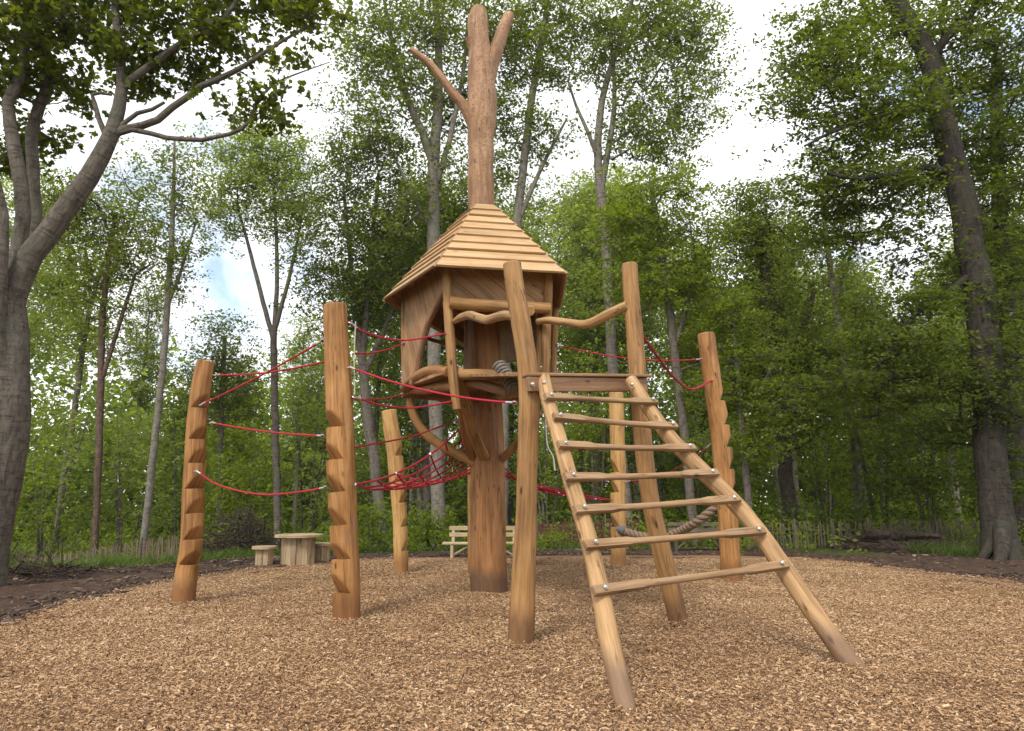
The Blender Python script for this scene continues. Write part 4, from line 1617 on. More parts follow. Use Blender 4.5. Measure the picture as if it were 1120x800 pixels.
def shrub(name, label, u, Y, ru, hv, n, per, leaf, mat, group, sig=.3, stems=4, cat='shrub'):
    """multi-stemmed bush / sapling clump standing at column u"""
    g = GY(u, Y); s = M(g)
    W, H = ru * s, hv * s
    org = g.copy()
    lines = []
    for k in range(stems):
        a = RNG.uniform(0, 6.28); t = np.array([math.cos(a) * W * .45, math.sin(a) * W * .35, H * RNG.uniform(.6, .9)])
        b = g + np.array([math.cos(a), math.sin(a), 0]) * .12
        m_ = (b + g + t) / 2 + np.array([0, 0, H * .06])
        S = spline(np.column_stack([[b - UP * .05, m_, g + t], [.028 + .004 * H, .02 + .002 * H, .008]]), .3)
        lines.append((S[:, :3], S[:, 3]))
    d = RNG.normal(size=(n, 3)); d /= np.linalg.norm(d, axis=1)[:, None]
    e = d * (RNG.random(n) ** .45)[:, None]
    att = np.column_stack([g[0] + e[:, 0] * W, g[1] + e[:, 1] * W * .8, g[2] + H * .52 + e[:, 2] * H * .5])
    A, chains = grow(org, lines, att, .5, .3, .005)
    root = empty(name, org, label, cat, group)
    tb = TB()
    for C, R in lines:
        tb.add(C, R, 6)
    for C, R in chains:
        tb.add(C, R, 4)
    o = bpy.data.objects.new('stems', tb.mesh('stems', MAT['bark_mid'], org)); COL.objects.link(o); o.parent = root
    o = bpy.data.objects.new('leaves', leaf_mesh('leaves', leaf_points(att, per, sig), leaf, MAT[mat], org))
    COL.objects.link(o); o.parent = root
    return root


# --- the big maple at the left edge
tree('maple_tree', 'huge many-stemmed maple leaning in from the left edge with dark spreading limbs', 'tree', 9.6,
     [[(-26, 645, 27), (-19, 600, 25), (-10, 555, 25), (-1, 505, 26), (4, 455, 25), (6, 405, 23), (9, 365, 19), (12, 330, 14.40), (20, 305, 13.20), (34, 280, 12.40), (52, 255, 11.60),
       (75, 226, 10.80), (97, 195, 10.00), (112, 170, 9.20), (123, 144, 8.00), (130, 118, 6.72), (134, 92, 5.76), (131, 60, 4.80), (127, 20, 4.00), (124, -40, 2.80)],
      [(2, 500, 16.00, -.05), (-3, 440, 16.00, -.1), (-8, 380, 13.60, -.22), (-6, 330, 12.00, -.3), (-2, 290, 10.40, -.3), (2, 262, 8.00, -.3), (2, 235, 6.40, -.3), (-6, 200, 5.60, -.3), (-20, 150, 4.80, -.3)],
      [(8, 360, 10.40, .3), (16, 310, 8.80, .3), (22, 270, 8.00, .3), (25, 235, 7.52, .3), (23, 200, 7.20, .3), (17, 165, 6.88, .3), (11, 135, 6.40, .3), (9, 112, 5.92, .3), (24, 82, 5.20, .3), (28, 50, 4.32, .3), (30, -10, 3.20, .3)],
      [(22, 300, 7.20, .6), (33, 265, 6.72, .7), (38, 229, 6.40, .8), (36, 185, 6.08, .8), (34, 145, 6.08, .8), (43, 115, 5.92, .8), (55, 88, 5.60, .8), (49, 58, 4.80, .8), (38, 30, 4.00, .8), (25, -10, 3.20, .8)],
      [(132, 96, 4.32), (146, 85, 4.00), (170, 68, 3.84), (190, 54, 3.68), (208, 42, 3.52), (224, 35, 3.36), (238, 28, 2.88), (255, 8, 2.24), (270, -20, 1.60)],
      [(124, 146, 4.80), (140, 140, 4.32), (156, 137, 4.00), (172, 131, 3.84), (188, 118, 3.68), (204, 106, 3.52), (220, 95, 3.36), (238, 87, 3.20), (255, 79, 2.88), (272, 70, 2.56), (290, 57, 2.08), (306, 47, 1.76), (322, 37, 1.44), (345, 26, 0.96)],
      [(128, 146, 3.68), (144, 142, 3.04), (165, 146, 2.72), (183, 151, 2.64), (202, 152.5, 2.56), (221, 153, 2.40), (237, 150, 2.32), (251, 147, 2.24), (263, 142, 2.08), (272, 134, 1.84), (279, 118, 1.60), (289, 102, 1.44), (301, 91, 1.20), (314, 85, 0.96), (338, 76, 0.72), (361, 68, 0.48)],
      [(117, 152, 3.20), (108, 130, 2.72), (104, 114, 2.40), (101, 104, 2.08), (110, 102, 1.76), (122, 104, 1.28)],
      [(126, 150, 2.88), (134, 136, 2.56), (150, 124, 2.40), (166, 120, 2.08), (180, 112, 1.60)]],
     [(30, 20, 80, 44), (110, 15, 70, 36, .4), (195, 5, 70, 32), (280, 8, 60, 30, .3), (335, 8, 40, 26), (5, 80, 40, 50, .6), (60, 78, 44, 28, .9), (150, 62, 40, 22, .2), (205, 66, 38, 18, .2),
      (250, 48, 40, 18), (290, 118, 20, 14), (318, 66, 22, 14), (250, 132, 14, 9), (160, 100, 22, 12, .4), (88, 112, 22, 14, .8), (12, 160, 24, 30, 1.4), (60, 150, 26, 18, 1.6), (303, 95, 12, 9), (232, 104, 16, 8)],
     n=340, per=46, leaf=.086, mat='lf_maple', barkm='bark_maple', sig=.21, flat=.6, shape='maple', tip=.0055, sides=14, dscale=1.1, step=.22, curl=.16, flare=1.1, up=.7)

# --- the big beech at the right edge
tree('beech_tree', 'massive grey beech at the right edge with layered drooping sprays of leaves', 'tree', 14.5,
     [[(1096, 606, 21.12), (1092, 585, 17.60), (1089, 550, 16.28), (1085, 500, 15.66), (1081, 440, 15.31), (1077, 380, 14.96), (1071, 325, 14.52), (1062, 270, 13.90), (1050, 215, 13.20), (1038, 165, 12.32), (1028, 115, 11.44),
       (1018, 70, 10.56), (1006, 45, 9.68), (990, 18, 9.24), (972, -5, 8.80), (955, -40, 7.04)],
      [(1091, 580, 8, -.02), (1083, 598, 6, -.15), (1072, 614, 4, -.3), (1064, 630, 2, -.4)], [(1096, 575, 10, -.2), (1096, 600, 8, -.45), (1090, 622, 4, -.8), (1088, 636, 2, -.6)], [(1101, 580, 8), (1108, 598, 6, -.1), (1120, 614, 4, -.3), (1138, 632, 2, -.4)],
      [(1026, 110, 7.04), (1022, 85, 5.81), (1022, 60, 5.28), (1034, 42, 4.75), (1052, 26, 4.40), (1070, 4, 3.87), (1085, -30, 2.99)],
      [(1040, 190, 4.40), (1010, 182, 3.52, -.4), (980, 190, 2.99, -.9), (940, 196, 2.29, -1.4), (905, 190, 1.58, -1.6)],
      [(1030, 120, 4.40), (990, 120, 3.52, -.5), (950, 130, 2.82, -1), (910, 145, 1.94, -1.4), (880, 160, 1.23, -1.7)],
      [(1062, 300, 3.87), (1030, 325, 3.17, -.3), (1000, 345, 2.64, -.6), (975, 380, 2.11, -.8), (960, 400, 1.41, -1)]],
     [(940, 40, 78, 46), (895, 90, 48, 40, -1), (1010, 30, 90, 50, 1), (1090, 40, 60, 60), (1090, 130, 45, 60, .5), (960, 110, 70, 36, -.6), (915, 150, 55, 28, -1), (985, 160, 60, 30, .5),
      (940, 205, 74, 24, -.8), (1000, 215, 40, 26, 1), (1100, 230, 30, 60), (960, 255, 70, 22, -.5), (1015, 290, 48, 20, .4), (1100, 320, 26, 60), (915, 245, 34, 24),
      (985, 335, 60, 20, -.4), (1010, 385, 50, 20), (950, 385, 44, 22, -.6), (975, 365, 40, 14, -.9), (1025, 340, 30, 14, -.5), (910, 410, 40, 20, -.8), (1105, 420, 30, 60, -.5), (990, 430, 56, 24, -.2), (1040, 470, 44, 26, .6), (940, 440, 40, 24), (915, 200, 50, 24, -.8), (893, 55, 36, 40, -.4), (1060, 180, 40, 30, 1.2), (1000, 120, 60, 40, 1.4), (1095, 200, 40, 50, .8), (1090, 520, 30, 40, 1.0), (1045, 420, 36, 22, -.4)],
     n=860, per=80, leaf=.102, mat='lf_beech', barkm='bark_beech', sig=.42, flat=.32, tip=.006, sides=16, dscale=1.3, up=1.3, droop=.4, shape='oval', flare=1.5, curl=.12)

# --- single trees round the clearing, as the picture shows them (left to right)
T = tree
T('ash_tree', 'slender pale ash with sparse open foliage against the white sky on the left', 'tree', 19,
  [[(156, 606, 4.00), (163, 540, 3.84), (172, 460, 3.68), (180, 380, 3.44), (184, 320, 3.20), (188, 260, 2.72), (190, 200, 1.92), (191, 150, 1.12)], [(185, 330, 2.08), (200, 290, 1.60), (215, 240, 1.12)]],
  [(188, 175, 32, 30), (175, 215, 30, 34), (208, 235, 24, 32), (168, 262, 24, 30), (200, 290, 22, 30), (180, 320, 26, 26)], n=70, per=46, leaf=.14, mat='lf_mid', barkm='bark_pale', sig=.36)
T('ash_tree', 'dark twin-limbed tree with a dense round crown just right of the maple trunk', 'tree', 21,
  [[(103, 606, 3.89), (107, 520, 3.74), (110, 430, 3.60), (112, 350, 3.31), (118, 290, 2.74), (126, 235, 1.87)], [(110, 420, 2.45), (132, 350, 2.16), (148, 300, 1.58)]],
  [(120, 220, 46, 42), (95, 270, 45, 40), (140, 275, 34, 34), (105, 325, 46, 30), (75, 230, 34, 40)], n=170, per=60, leaf=.16, mat='lf_mid', barkm='bark_red', sig=.5)
T('ash_tree', 'round light green tree on a fan of upright limbs behind the left climbing posts', 'tree', 23,
  [[(303, 603, 4.20), (303, 540, 4.06), (301, 470, 3.92), (300, 400, 3.78), (299, 360, 3.50)], [(299, 372, 2.80), (285, 320, 2.38), (272, 270, 1.82), (258, 220, 1.26)], [(300, 368, 2.94), (303, 310, 2.38), (302, 250, 1.82), (298, 180, 1.12)],
   [(300, 362, 2.80), (315, 310, 2.10), (326, 260, 1.54), (334, 210, 1.12)]],
  [(285, 165, 56, 34), (252, 200, 40, 36), (318, 200, 40, 40), (285, 225, 62, 34), (330, 250, 28, 34), (245, 245, 26, 22)], n=230, per=66, leaf=.16, mat='lf_pale', barkm='bark_mid', sig=.5)
T('ash_tree', 'thin leaning trunk with a wispy yellow-green crown beside the paling fence', 'tree', 25,
  [[(60, 604, 3.4), (70, 520, 3.2), (84, 430, 3), (96, 350, 2.4), (112, 290, 1.8)]],
  [(95, 300, 40, 40), (70, 360, 44, 40), (110, 370, 40, 40), (60, 300, 34, 40)], n=120, per=56, leaf=.18, mat='lf_pale', barkm='bark_mid', sig=.55)
T('oak_tree', 'dark leafy tree with several upright limbs behind the thick notched post', 'tree', 21,
  [[(421, 604, 6.80), (416, 560, 6.29), (408, 500, 5.95), (400, 440, 5.44), (396, 390, 4.76)], [(397, 400, 4.25), (388, 340, 3.40), (382, 270, 2.55), (376, 210, 1.70)], [(396, 395, 4.25), (402, 330, 3.40), (408, 260, 2.55), (414, 190, 1.70)], [(398, 410, 3.40), (425, 350, 2.55), (445, 300, 1.70)]],
  [(395, 160, 40, 44), (372, 215, 34, 46), (418, 220, 38, 46), (390, 285, 52, 40), (435, 300, 40, 44), (360, 320, 36, 50), (400, 345, 46, 34)], n=280, per=62, leaf=.16, mat='lf_dark', barkm='bark_mid', sig=.48)
T('poplar_tree', 'tall pale-trunked tree left of the carved tower top, forking high in the picture', 'tree', 20,
  [[(480, 605, 8.36), (479, 560, 7.74), (478, 500, 7.57), (476, 440, 7.39), (475, 380, 7.22), (474, 300, 7.04), (474, 230, 6.86), (474, 180, 6.51), (478, 130, 5.28), (480, 80, 4.40), (478, 20, 3.52), (474, -40, 2.64)],
   [(474, 178, 4.93), (462, 145, 4.40), (446, 110, 3.70), (432, 60, 2.64), (420, 0, 1.76)], [(478, 200, 3.52), (492, 150, 2.99), (505, 90, 2.29), (512, 30, 1.76)], [(473, 250, 2.99), (452, 215, 2.29), (430, 170, 1.58)]],
  [(430, 30, 60, 46), (500, 20, 60, 50), (405, 85, 46, 44), (460, 90, 50, 40), (500, 110, 36, 40, 1), (425, 150, 40, 36), (490, 200, 28, 36), (440, 230, 34, 30), (540, 60, 30, 50, 1)], n=330, per=56, leaf=.17, mat='lf_mid', barkm='bark_pale', sig=.5, sides=12)
T('poplar_tree', 'grey twin trunk close behind the tall pale-trunked tree, dark crown above the hut roof', 'tree', 24,
  [[(468, 602, 4.80), (466, 520, 4.64), (462, 430, 4.32), (452, 340, 3.68), (448, 270, 3.04), (442, 200, 2.24)]],
  [(440, 260, 44, 40), (470, 300, 40, 40), (430, 320, 40, 36), (490, 240, 36, 40)], n=150, per=60, leaf=.18, mat='lf_dark', barkm='bark_mid', sig=.5)
T('poplar_tree', 'straight slim trunk rising behind the hut roof to the right of the carved tower top', 'tree', 21,
  [[(549, 602, 7), (550, 530, 6.6), (551, 450, 6.2), (554, 370, 5.8), (560, 300, 5.2), (566, 240, 4.8), (573, 180, 4.4), (580, 120, 4), (588, 70, 3.6), (596, 25, 3), (603, -30, 2.4)],
   [(566, 245, 2.6), (585, 200, 2.4), (604, 160, 1.8), (620, 130, 1.2)]],
  [(595, 15, 40, 50), (565, 60, 36, 40), (612, 75, 30, 36), (560, 130, 34, 34), (600, 150, 34, 26), (545, 190, 22, 26)], n=170, per=56, leaf=.17, mat='lf_mid', barkm='bark_pale', sig=.46)
T('poplar_tree', 'tall grey tree that splits in two stems halfway up, right of the hut roof', 'tree', 21,
  [[(690, 602, 6.36), (684, 540, 6.07), (678, 480, 5.92), (672, 420, 5.77), (668, 360, 5.62), (665, 310, 5.48), (661, 255, 5.33), (656, 200, 4.88), (654, 160, 4.29), (658, 115, 3.70), (668, 75, 3.26), (682, 35, 2.66), (694, -10, 1.92)],
   [(658, 205, 3.70), (666, 160, 3.26), (672, 115, 2.66), (671, 75, 2.07), (668, 30, 1.48)], [(654, 175, 2.52), (643, 145, 2.22), (630, 115, 1.63), (622, 90, 1.04)], [(676, 60, 2.07), (700, 38, 1.78), (725, 20, 1.18)]],
  [(690, 15, 66, 40), (745, 25, 44, 38), (650, 55, 40, 36), (700, 75, 50, 34), (752, 80, 38, 34), (765, 118, 26, 30), (715, 125, 46, 30), (735, 165, 42, 24), (690, 165, 30, 26)], n=300, per=56, leaf=.17, mat='lf_mid', barkm='bark_pale', sig=.48, sides=12)
T('hornbeam_tree', 'slim grey trunk leaning left above the slotted post with a bright yellow-green crown', 'tree', 18,
  [[(762, 604, 5.4), (755, 540, 5.2), (749, 480, 5), (742, 420, 4.8), (734, 350, 4.6), (727, 300, 4.2), (720, 255, 3.4), (712, 200, 2.4)], [(738, 380, 3), (752, 330, 2.6), (760, 285, 1.8)], [(726, 295, 2.6), (705, 260, 2), (690, 220, 1.4)]],
  [(720, 215, 46, 34), (690, 260, 40, 34), (748, 262, 44, 34), (722, 300, 54, 26), (762, 320, 34, 34), (690, 320, 36, 30), (780, 380, 30, 36)], n=250, per=60, leaf=.14, mat='lf_bright', barkm='bark_mid', sig=.42, flat=.5)
T('oak_tree', 'dense deep green tree filling the gap right of the slotted post', 'tree', 20,
  [[(868, 603, 8.4), (862, 540, 7.8), (855, 470, 7.4), (848, 400, 6.8), (840, 330, 5.6), (834, 270, 4)], [(850, 420, 4), (875, 370, 3.4), (890, 320, 2.4)], [(846, 390, 3.6), (815, 350, 3), (798, 310, 2)]],
  [(828, 225, 34, 30), (805, 270, 34, 36), (850, 275, 46, 34), (880, 330, 44, 40), (820, 335, 46, 34), (850, 395, 56, 36), (900, 410, 40, 40), (812, 410, 34, 44), (868, 460, 52, 36)], n=400, per=62, leaf=.155, mat='lf_mid', barkm='bark_dark', sig=.46, flat=.55)
T('hornbeam_tree', 'low bright yellow-green tree in front of the deep green one, right of the ladder top', 'tree', 17.5,
  [[(822, 604, 4.4), (818, 540, 4.2), (812, 470, 3.8), (806, 400, 3), (800, 350, 2)], [(812, 460, 2.4), (835, 420, 2), (850, 390, 1.4)]],
  [(800, 345, 30, 26), (825, 385, 38, 26), (795, 420, 34, 26), (838, 440, 40, 24), (810, 480, 44, 26)], n=150, per=54, leaf=.13, mat='lf_bright', barkm='bark_mid', sig=.38, flat=.45)
T('birch_tree', 'thin pale birch between the deep green tree and the big beech', 'tree', 22,
  [[(943, 602, 4), (938, 540, 3.9), (932, 470, 3.8), (922, 390, 3.6), (912, 320, 3.3), (904, 260, 2.8), (898, 200, 2)], [(914, 330, 2), (930, 280, 1.6), (938, 240, 1)]],
  [(895, 195, 34, 34), (920, 240, 32, 34), (885, 260, 36, 30), (925, 300, 30, 26)], n=110, per=52, leaf=.15, mat='lf_pale', barkm='bark_pale', sig=.42)
T('beech_tree', 'shaded second beech trunk close behind the massive beech at the right edge', 'tree', 17.5,
  [[(1122, 603, 11), (1116, 540, 10), (1112, 470, 9.4), (1106, 390, 9), (1100, 310, 8.4), (1094, 230, 7.6), (1090, 150, 6.6), (1090, 60, 5)]],
  [(1090, 120, 60, 60), (1060, 200, 60, 40), (1110, 260, 44, 60), (1060, 300, 50, 26), (1100, 400, 40, 50)], n=190, per=56, leaf=.14, mat='lf_beech', barkm='bark_beech', sig=.5, flat=.4, sides=12)
T('birch_tree', 'small white-barked birch left of the pale yellow post, low in the wood', 'tree', 24,
  [[(461, 602, 3.2), (459, 550, 3.2), (456, 500, 3), (452, 440, 2.6), (450, 390, 2)]], [(452, 400, 24, 26), (440, 440, 24, 24), (468, 450, 22, 24)], n=50, per=50, leaf=.15, mat='lf_mid', barkm='bark_pale', sig=.42)
T('birch_tree', 'white-barked birch standing behind the two left climbing posts', 'tree', 26,
  [[(240, 602, 3.6), (240, 550, 3.4), (241, 480, 3.2), (243, 420, 2.8), (246, 370, 2)]], [(246, 380, 40, 34), (225, 420, 40, 34), (262, 430, 36, 34)], n=110, per=54, leaf=.17, mat='lf_mid', barkm='bark_pale', sig=.5)

# --- understory saplings and bushes along the wood edge
US = 'saplings and bushes along the wood edge'
spec = [(-30, 20, 90, 170, 'lf_bright', 'tall leafy sapling thicket behind the maple trunk'), (48, 22, 60, 210, 'lf_pale', 'leafy sapling thicket between the maple and the dark twin-limbed tree'),
        (135, 23, 56, 190, 'lf_pale', 'bright sapling thicket behind the paling fence, left of the leaning notched post'), (195, 26, 56, 230, 'lf_pale', 'tall sapling thicket behind the top of the leaning notched post'),
        (262, 24, 50, 150, 'lf_bright', 'bright green sapling thicket above the brush pile'), (335, 25, 54, 250, 'lf_pale', 'tall sapling thicket behind the round table'),
        (392, 23, 46, 150, 'lf_mid', 'bushy sapling right of the thick notched post'), (440, 24, 44, 190, 'lf_mid', 'bushy sapling behind the pale yellow post'),
        (520, 25, 50, 210, 'lf_dark', 'dark sapling thicket right behind the tower trunk'), (600, 22, 56, 200, 'lf_pale', 'sapling thicket behind the left ladder rail'),
        (652, 24, 50, 230, 'lf_bright', 'bright sapling thicket seen through the ladder rungs'), (718, 23, 46, 170, 'lf_dark', 'dark bush behind the right ladder rail'),
        (770, 25, 46, 180, 'lf_mid', 'sapling thicket behind the slotted post'), (905, 24, 56, 180, 'lf_bright', 'bright thicket left of the pale birch'),
        (965, 21, 54, 190, 'lf_mid', 'leafy bush above the heap of dead logs'), (1020, 19, 50, 170, 'lf_beech', 'shaded bush beside the massive beech trunk'), (1150, 22, 70, 220, 'lf_dark', 'dark thicket beyond the beech at the right edge'),
        (880, 18.5, 26, 46, 'lf_dark', 'low dark green bush on the grass right of the slotted post'), (935, 18.5, 20, 34, 'lf_dark', 'smallest dark bush just left of the log heap'),
        (408, 17.5, 30, 60, 'lf_bright', 'low bright bush right of the thick notched post foot'), (470, 18, 22, 50, 'lf_bright', 'low bright bush left of the pale bench')]
for (u, Y, ru, hv, mt, lab) in spec:
    big = hv > 100
    shrub('sapling' if big else 'shrub', lab, u, Y, ru, hv, 95 if big else 34, 40, .14 if big else .10, mt, US, .40 if big else .22, 5, 'sapling' if big else 'shrub')

# --- the wood behind: a few trees built once, copied as single trees
protos = []


def proto(seed, H, mat, barkm, wide, low):
    u0, Y = 560, 40
    g = GY(u0, Y); s = M(g)
    vb = 545 + (CAMZ - g[2]) / s
    def V(h):
        return vb - h / s
    lean = [RNG.uniform(-6, 6) for _ in range(4)]
    tr_ = [(u0, V(.1), 3.1), (u0 + lean[0] * .4, V(H * .3), 2.7), (u0 + lean[1], V(H * .6), 2.0), (u0 + lean[1] + lean[2], V(H * .92), .8)]
    bl = []
    k = 9
    for i in range(k):
        h = H * (low + (1 - low) * (i + .3) / k)
        w_ = wide * (0.55 + .6 * math.sin(math.pi * (i + .8) / (k + .6)))
        bl.append((u0 + lean[1] * .6 + RNG.uniform(-.4, .4) * wide / s * .7, V(h), w_ / s * .55, H * (1 - low) / k / s * 1.15))
    return tree('woodland_tree', 'x', 'tree', Y, [tr_], bl, n=170, per=44, leaf=.24, mat=mat, barkm=barkm, sig=.6, dscale=1.0, sides=6, group='trees of the wood behind')


WL = 'distant woodland tree with thin trunk in the wood behind the clearing'
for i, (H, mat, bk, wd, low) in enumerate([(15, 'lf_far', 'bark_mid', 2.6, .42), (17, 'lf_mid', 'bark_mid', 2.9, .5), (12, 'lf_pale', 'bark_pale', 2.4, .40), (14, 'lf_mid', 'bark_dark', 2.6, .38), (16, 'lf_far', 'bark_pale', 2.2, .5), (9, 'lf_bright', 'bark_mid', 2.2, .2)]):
    protos.append(proto(i, H, mat, bk, wd, low))


def skyline(u):
    """rough top of the far wood in the picture"""
    return np.interp(u, [-150, 0, 90, 150, 200, 250, 340, 380, 450, 600, 700, 760, 800, 850, 930, 1000, 1060, 1250],
                     [60, 120, 240, 300, 335, 345, 330, 230, 160, 150, 150, 215, 225, 215, 250, 270, 240, 150])


k = 0
first = set()
for row, (Y, du) in enumerate([(29, 80), (36, 66), (45, 56)]):
    u = -170 + row * 17
    while u < 1290:
        uu = u + RNG.uniform(-.35, .35) * du
        if -60 < uu < 430 and RNG.random() < .45:
            u += du
            continue
        g = GY(uu, Y + RNG.uniform(-2, 2)); s = M(g)
        top = skyline(uu) + RNG.uniform(0, 90)
        vb = 545 + (CAMZ - g[2]) / s
        Hn = (vb - top) * s * .96
        Hn = min(max(Hn, 5), 22)
        cand = [i for i in range(6)]
        i = int(RNG.integers(0, 6))
        Hp = (15, 17, 12, 14, 16, 9)[i]
        sc = Hn / Hp
        if sc < .6 or sc > 1.5:
            i = int(np.argmin([abs(math.log(Hn / h)) for h in (15, 17, 12, 14, 16, 9)])); sc = Hn / (15, 17, 12, 14, 16, 9)[i]
        pr = protos[i]
        if i in first:
            c = pr.copy(); COL.objects.link(c)
            for ch in list(pr.children):
                d = ch.copy(); COL.objects.link(d); d.parent = c
        else:
            c = pr; first.add(i)
        c.location = g
        c.rotation_euler = (0, 0, RNG.uniform(0, 6.28))
        wd = min(max(sc, .8), 1.25)
        c.scale = (wd, wd, sc)
        c['label'] = WL
        k += 1
        u += du
for i, pr in enumerate(protos):
    if i not in first:
        for ch in list(pr.children):
            bpy.data.objects.remove(ch)
        bpy.data.objects.remove(pr)

# --- the unbroken wood farther off, one mass
def far_wood():
    n = 4200
    ang = RNG.uniform(-.95, .95, n)
    r = RNG.uniform(54, 64, n)
    x, y = np.sin(ang) * r, np.cos(ang) * r
    u = CX + FPX * x / y
    tops = (600 - skyline(u) - 70) / FPX * y
    h = RNG.random(n) ** .8 * np.clip(tops, 3, 22) * (.72 + .28 * np.sin(ang * 37) * np.sin(ang * 91))
    c = np.column_stack([x, y, terrain(x, y) + h])
    m = 5200
    ang = RNG.uniform(-.95, .95, m); r = RNG.uniform(45, 58, m)
    x2, y2 = np.sin(ang) * r, np.cos(ang) * r
    h2 = RNG.random(m) ** 1.1 * (6.3 + 2.5 * np.sin(ang * 29) * np.sin(ang * 67 + 1))
    c = np.vstack([c, np.column_stack([x2, y2, terrain(x2, y2) + h2])])
    pts = leaf_points(c, 22, 1.1, .8, 4)
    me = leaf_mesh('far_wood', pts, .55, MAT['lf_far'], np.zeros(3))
    o = bpy.data.objects.new('far_wood', me); COL.objects.link(o)
    o['kind'] = 'stuff'; o['label'] = 'unbroken green wood far behind the trees'; o['category'] = 'wood'


far_wood()

# undergrowth: brambles, nettles and fern leaves on the forest floor
def undergrowth():
    n = 2100
    u = RNG.uniform(-160, 1280, n); Y = 15 + 26 * RNG.random(n) ** 1.2
    x = (u - CX) / FPX * Y
    r = np.hypot(x - PIT_C[0], Y - PIT_C[1])
    k = (r > 10.5) & ~((u < 330) & (Y < 19)) & ~((np.abs(u - 975) < 75) & (Y < 17.5))
    x, Y = x[k], Y[k]
    h = RNG.uniform(.1, .55, len(x)) * np.clip(1 + (Y - 21) * .16, .8, 3.2)
    c = np.column_stack([x, Y, terrain(x, Y) + h])
    pts = leaf_points(c, 44, .34, .7, 5)
    pts = pts[pts[:, 2] > terrain(pts[:, 0], pts[:, 1])]
    o = bpy.data.objects.new('undergrowth', leaf_mesh('undergrowth', pts, .105, MAT['lf_bright'], np.zeros(3), .9)); COL.objects.link(o)
    o['kind'] = 'stuff'; o['label'] = 'low green undergrowth on the woodland floor'; o['category'] = 'undergrowth'


undergrowth()

# --- paling fence at the left, in front of the wood
def paling_fence(u0, u1, Y, vt, label, seedcol='paling', hgt=None):
    a, b = G(u0, Y), G(u1, Y - 2)
    root = empty('paling_fence', (a + b) / 2, label, 'fence')
    L = np.linalg.norm(b - a)
    m_ = MB()
    n = int(L / .085)
    H = hgt
    for i in range(n):
        t = (i + .5) / n
        p = lerp(a, b, t); p[2] = terrain(p[0], p[1])
        p = p + np.array([RNG.normal(0, .012), RNG.normal(0, .012), 0])
        hh = H * RNG.uniform(.9, 1.08)
        q = p + np.array([RNG.normal(0, .03), RNG.normal(0, .02), hh])
        beam(m_, p - UP * .05, q, .030, .010, (0, 1, 0), .003)
    m_.build('pales', MAT[seedcol], root)
    m_ = MB()
    for z in (.2, .75):
        A_ = [lerp(a, b, t) for t in np.linspace(0, 1, 14)]
        for p in A_:
            p[2] = terrain(p[0], p[1]) + H * z
        tube(m_, A_, [.008] * 14, 5, .3, True)
    m_.build('wire', MAT['old'], root)
    for t in np.linspace(0, 1, 7):
        p = lerp(a, b, t); p[2] = terrain(p[0], p[1])
        m_ = MB(); tube(m_, [p - UP * .1, p + UP * H * 1.15], [.035, .03], 8, .2, True, .05); m_.build('stake', MAT['old'], root)


paling_fence(-30, 214, 618, 598, 'grey-brown split paling fence along the wood edge on the left', 'paling', .52)
paling_fence(830, 1070, 602, 590, 'brown paling fence half hidden in the shade left of the beech', 'old', .62)

# --- dark red barrier netting behind the ladder foot
a, b = GY(588, 20), GY(700, 20.6)
rt = empty('barrier_netting', (a + b) / 2, 'sagging dark red barrier netting behind the left ladder rail', 'netting')
m_ = MB()
for i in range(34):
    t = i / 33; p = lerp(a, b, t); p[2] = terrain(p[0], p[1])
    q = p + UP * (.72 + .05 * math.sin(i * .9))
    beam(m_, p, q, .045, .004, (0, 1, 0), .001)
for j in range(9):
    A_ = [lerp(a, b, t) for t in np.linspace(0, 1, 18)]
    for i, p in enumerate(A_):
        p[2] = terrain(p[0], p[1]) + .06 + j * .08 + .03 * math.sin(i * 1.4) * j / 8
    for i in range(17):
        beam(m_, A_[i], A_[i + 1], .004, .034, UP, .001)
m_.build('mesh', MAT['redfab'], rt)
for t in (0, .33, .66, 1):
    p = lerp(a, b, t); p[2] = terrain(p[0], p[1])
    m_ = MB(); tube(m_, [p - UP * .1, p + UP * .9], [.02, .018], 8, .2, True); m_.build('stake', MAT['old'], rt)


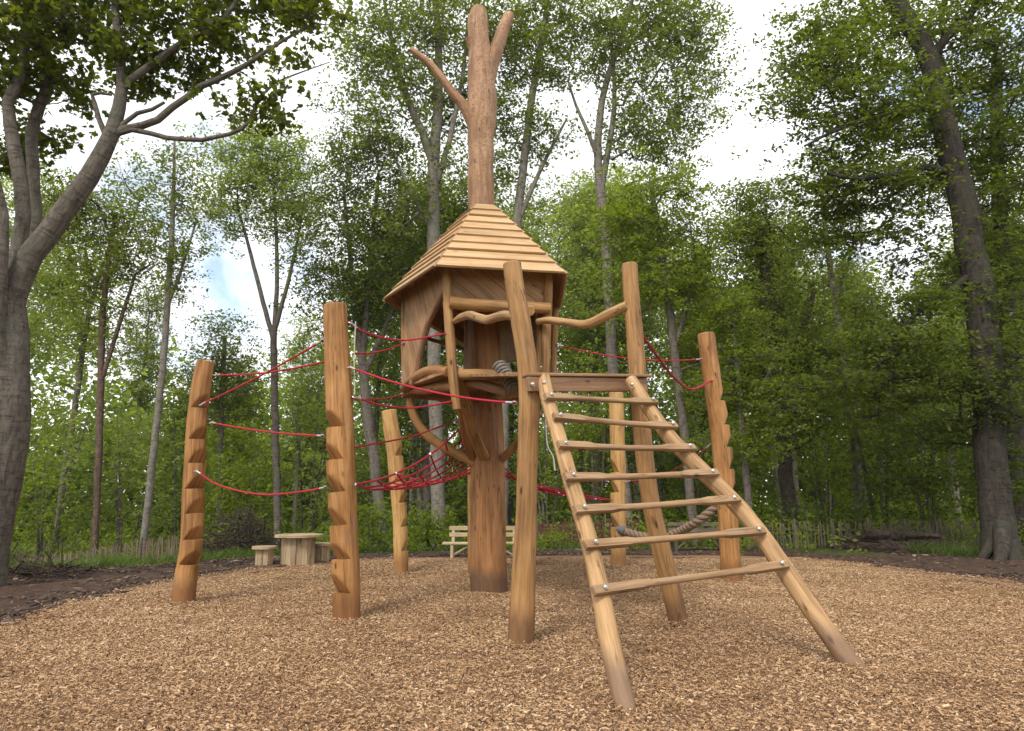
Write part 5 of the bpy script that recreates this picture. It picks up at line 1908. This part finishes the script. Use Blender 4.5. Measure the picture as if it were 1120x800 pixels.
# --- brush piles and the heap of dead logs
def brush(u, Y, W, H, n, label):
    g = GY(u, Y)
    tb = TB()
    for i in range(n):
        a = RNG.uniform(0, 6.28); rr = W * RNG.random() ** .6
        h = H * (1 - (rr / W) ** 1.5) * RNG.random()
        c = g + np.array([math.cos(a) * rr, math.sin(a) * rr * .7, h + .02])
        d = np.array([RNG.normal(), RNG.normal(), RNG.normal() * .45]); d /= np.linalg.norm(d)
        L = RNG.uniform(.3, 1.1)
        p = [c - d * L / 2, c + RNG.normal(size=3) * .05, c + d * L / 2]
        for q in p:
            q[2] = max(q[2], terrain(q[0], q[1]) + .01)
        r = RNG.uniform(.005, .017)
        tb.add(spline(np.array(p), .15), np.linspace(r, r * .4, len(spline(np.array(p), .15))), 4)
    o = bpy.data.objects.new('brush_pile', tb.mesh('brush_pile', MAT['twig'], g)); COL.objects.link(o); o.location = g
    tag(o, label, 'brush pile')


brush(262, 17.5, 1.2, 1.3, 620, 'tangled heap of dead brown twigs left of the round table')
brush(30, 11.2, .9, .22, 170, 'low scatter of dead twigs on the grass below the maple')
brush(975, float(G(975, 604)[1]) + .1, 1.1, .45, 120, 'dead twigs tangled over the log heap near the beech')
HL = G(975, 604); HL[2] = terrain(HL[0], HL[1])
for i in range(9):
    L = RNG.uniform(.9, 1.9); r = RNG.uniform(.06, .11)
    c = HL + np.array([RNG.uniform(-.6, .6), RNG.uniform(-.3, .3), r + .13 * (i // 3)])
    d = np.array([math.cos(RNG.normal(0, .25)), RNG.normal(0, .25), RNG.normal(0, .07)])
    m_ = MB(); tube(m_, [c - d * L / 2, c + RNG.normal(size=3) * .03, c + d * L / 2], [r, r * 1.05, r * .8], 10, .12, True, .12)
    tag(m_.build('dead_log', MAT['twig'], None, c), 'dark dead log lying in the heap left of the big beech', 'log', 'dead logs in the heap by the beech')

# --- the soft air between the clearing and the far wood
def haze():
    V = [(x, y, z) for x in (-150, 150) for y in (-30, 120) for z in (-3, 40)]
    F = [(0, 1, 3, 2), (4, 6, 7, 5), (0, 4, 5, 1), (2, 3, 7, 6), (0, 2, 6, 4), (1, 5, 7, 3)]
    me = bpy.data.meshes.new('haze')
    me.from_pydata(V, [], F)
    m = bpy.data.materials.new('haze')
    m.use_nodes = True
    n = m.node_tree
    n.nodes.remove(n.nodes['Principled BSDF'])
    pv = n.nodes.new('ShaderNodeVolumePrincipled')
    pv.inputs['Color'].default_value = (.96, .96, .92, 1)
    pv.inputs['Density'].default_value = 0.0003
    pv.inputs['Anisotropy'].default_value = 0.2
    n.links.new(pv.outputs[0], n.nodes['Material Output'].inputs['Volume'])
    me.materials.append(m)
    o = bpy.data.objects.new('haze', me)
    COL.objects.link(o)
    o['kind'] = 'stuff'; o['label'] = 'thin pale air that softens the far wood'; o['category'] = 'haze'


haze()

for _o in list(bpy.data.objects):
    if '_org' in _o:
        del _o['_org']
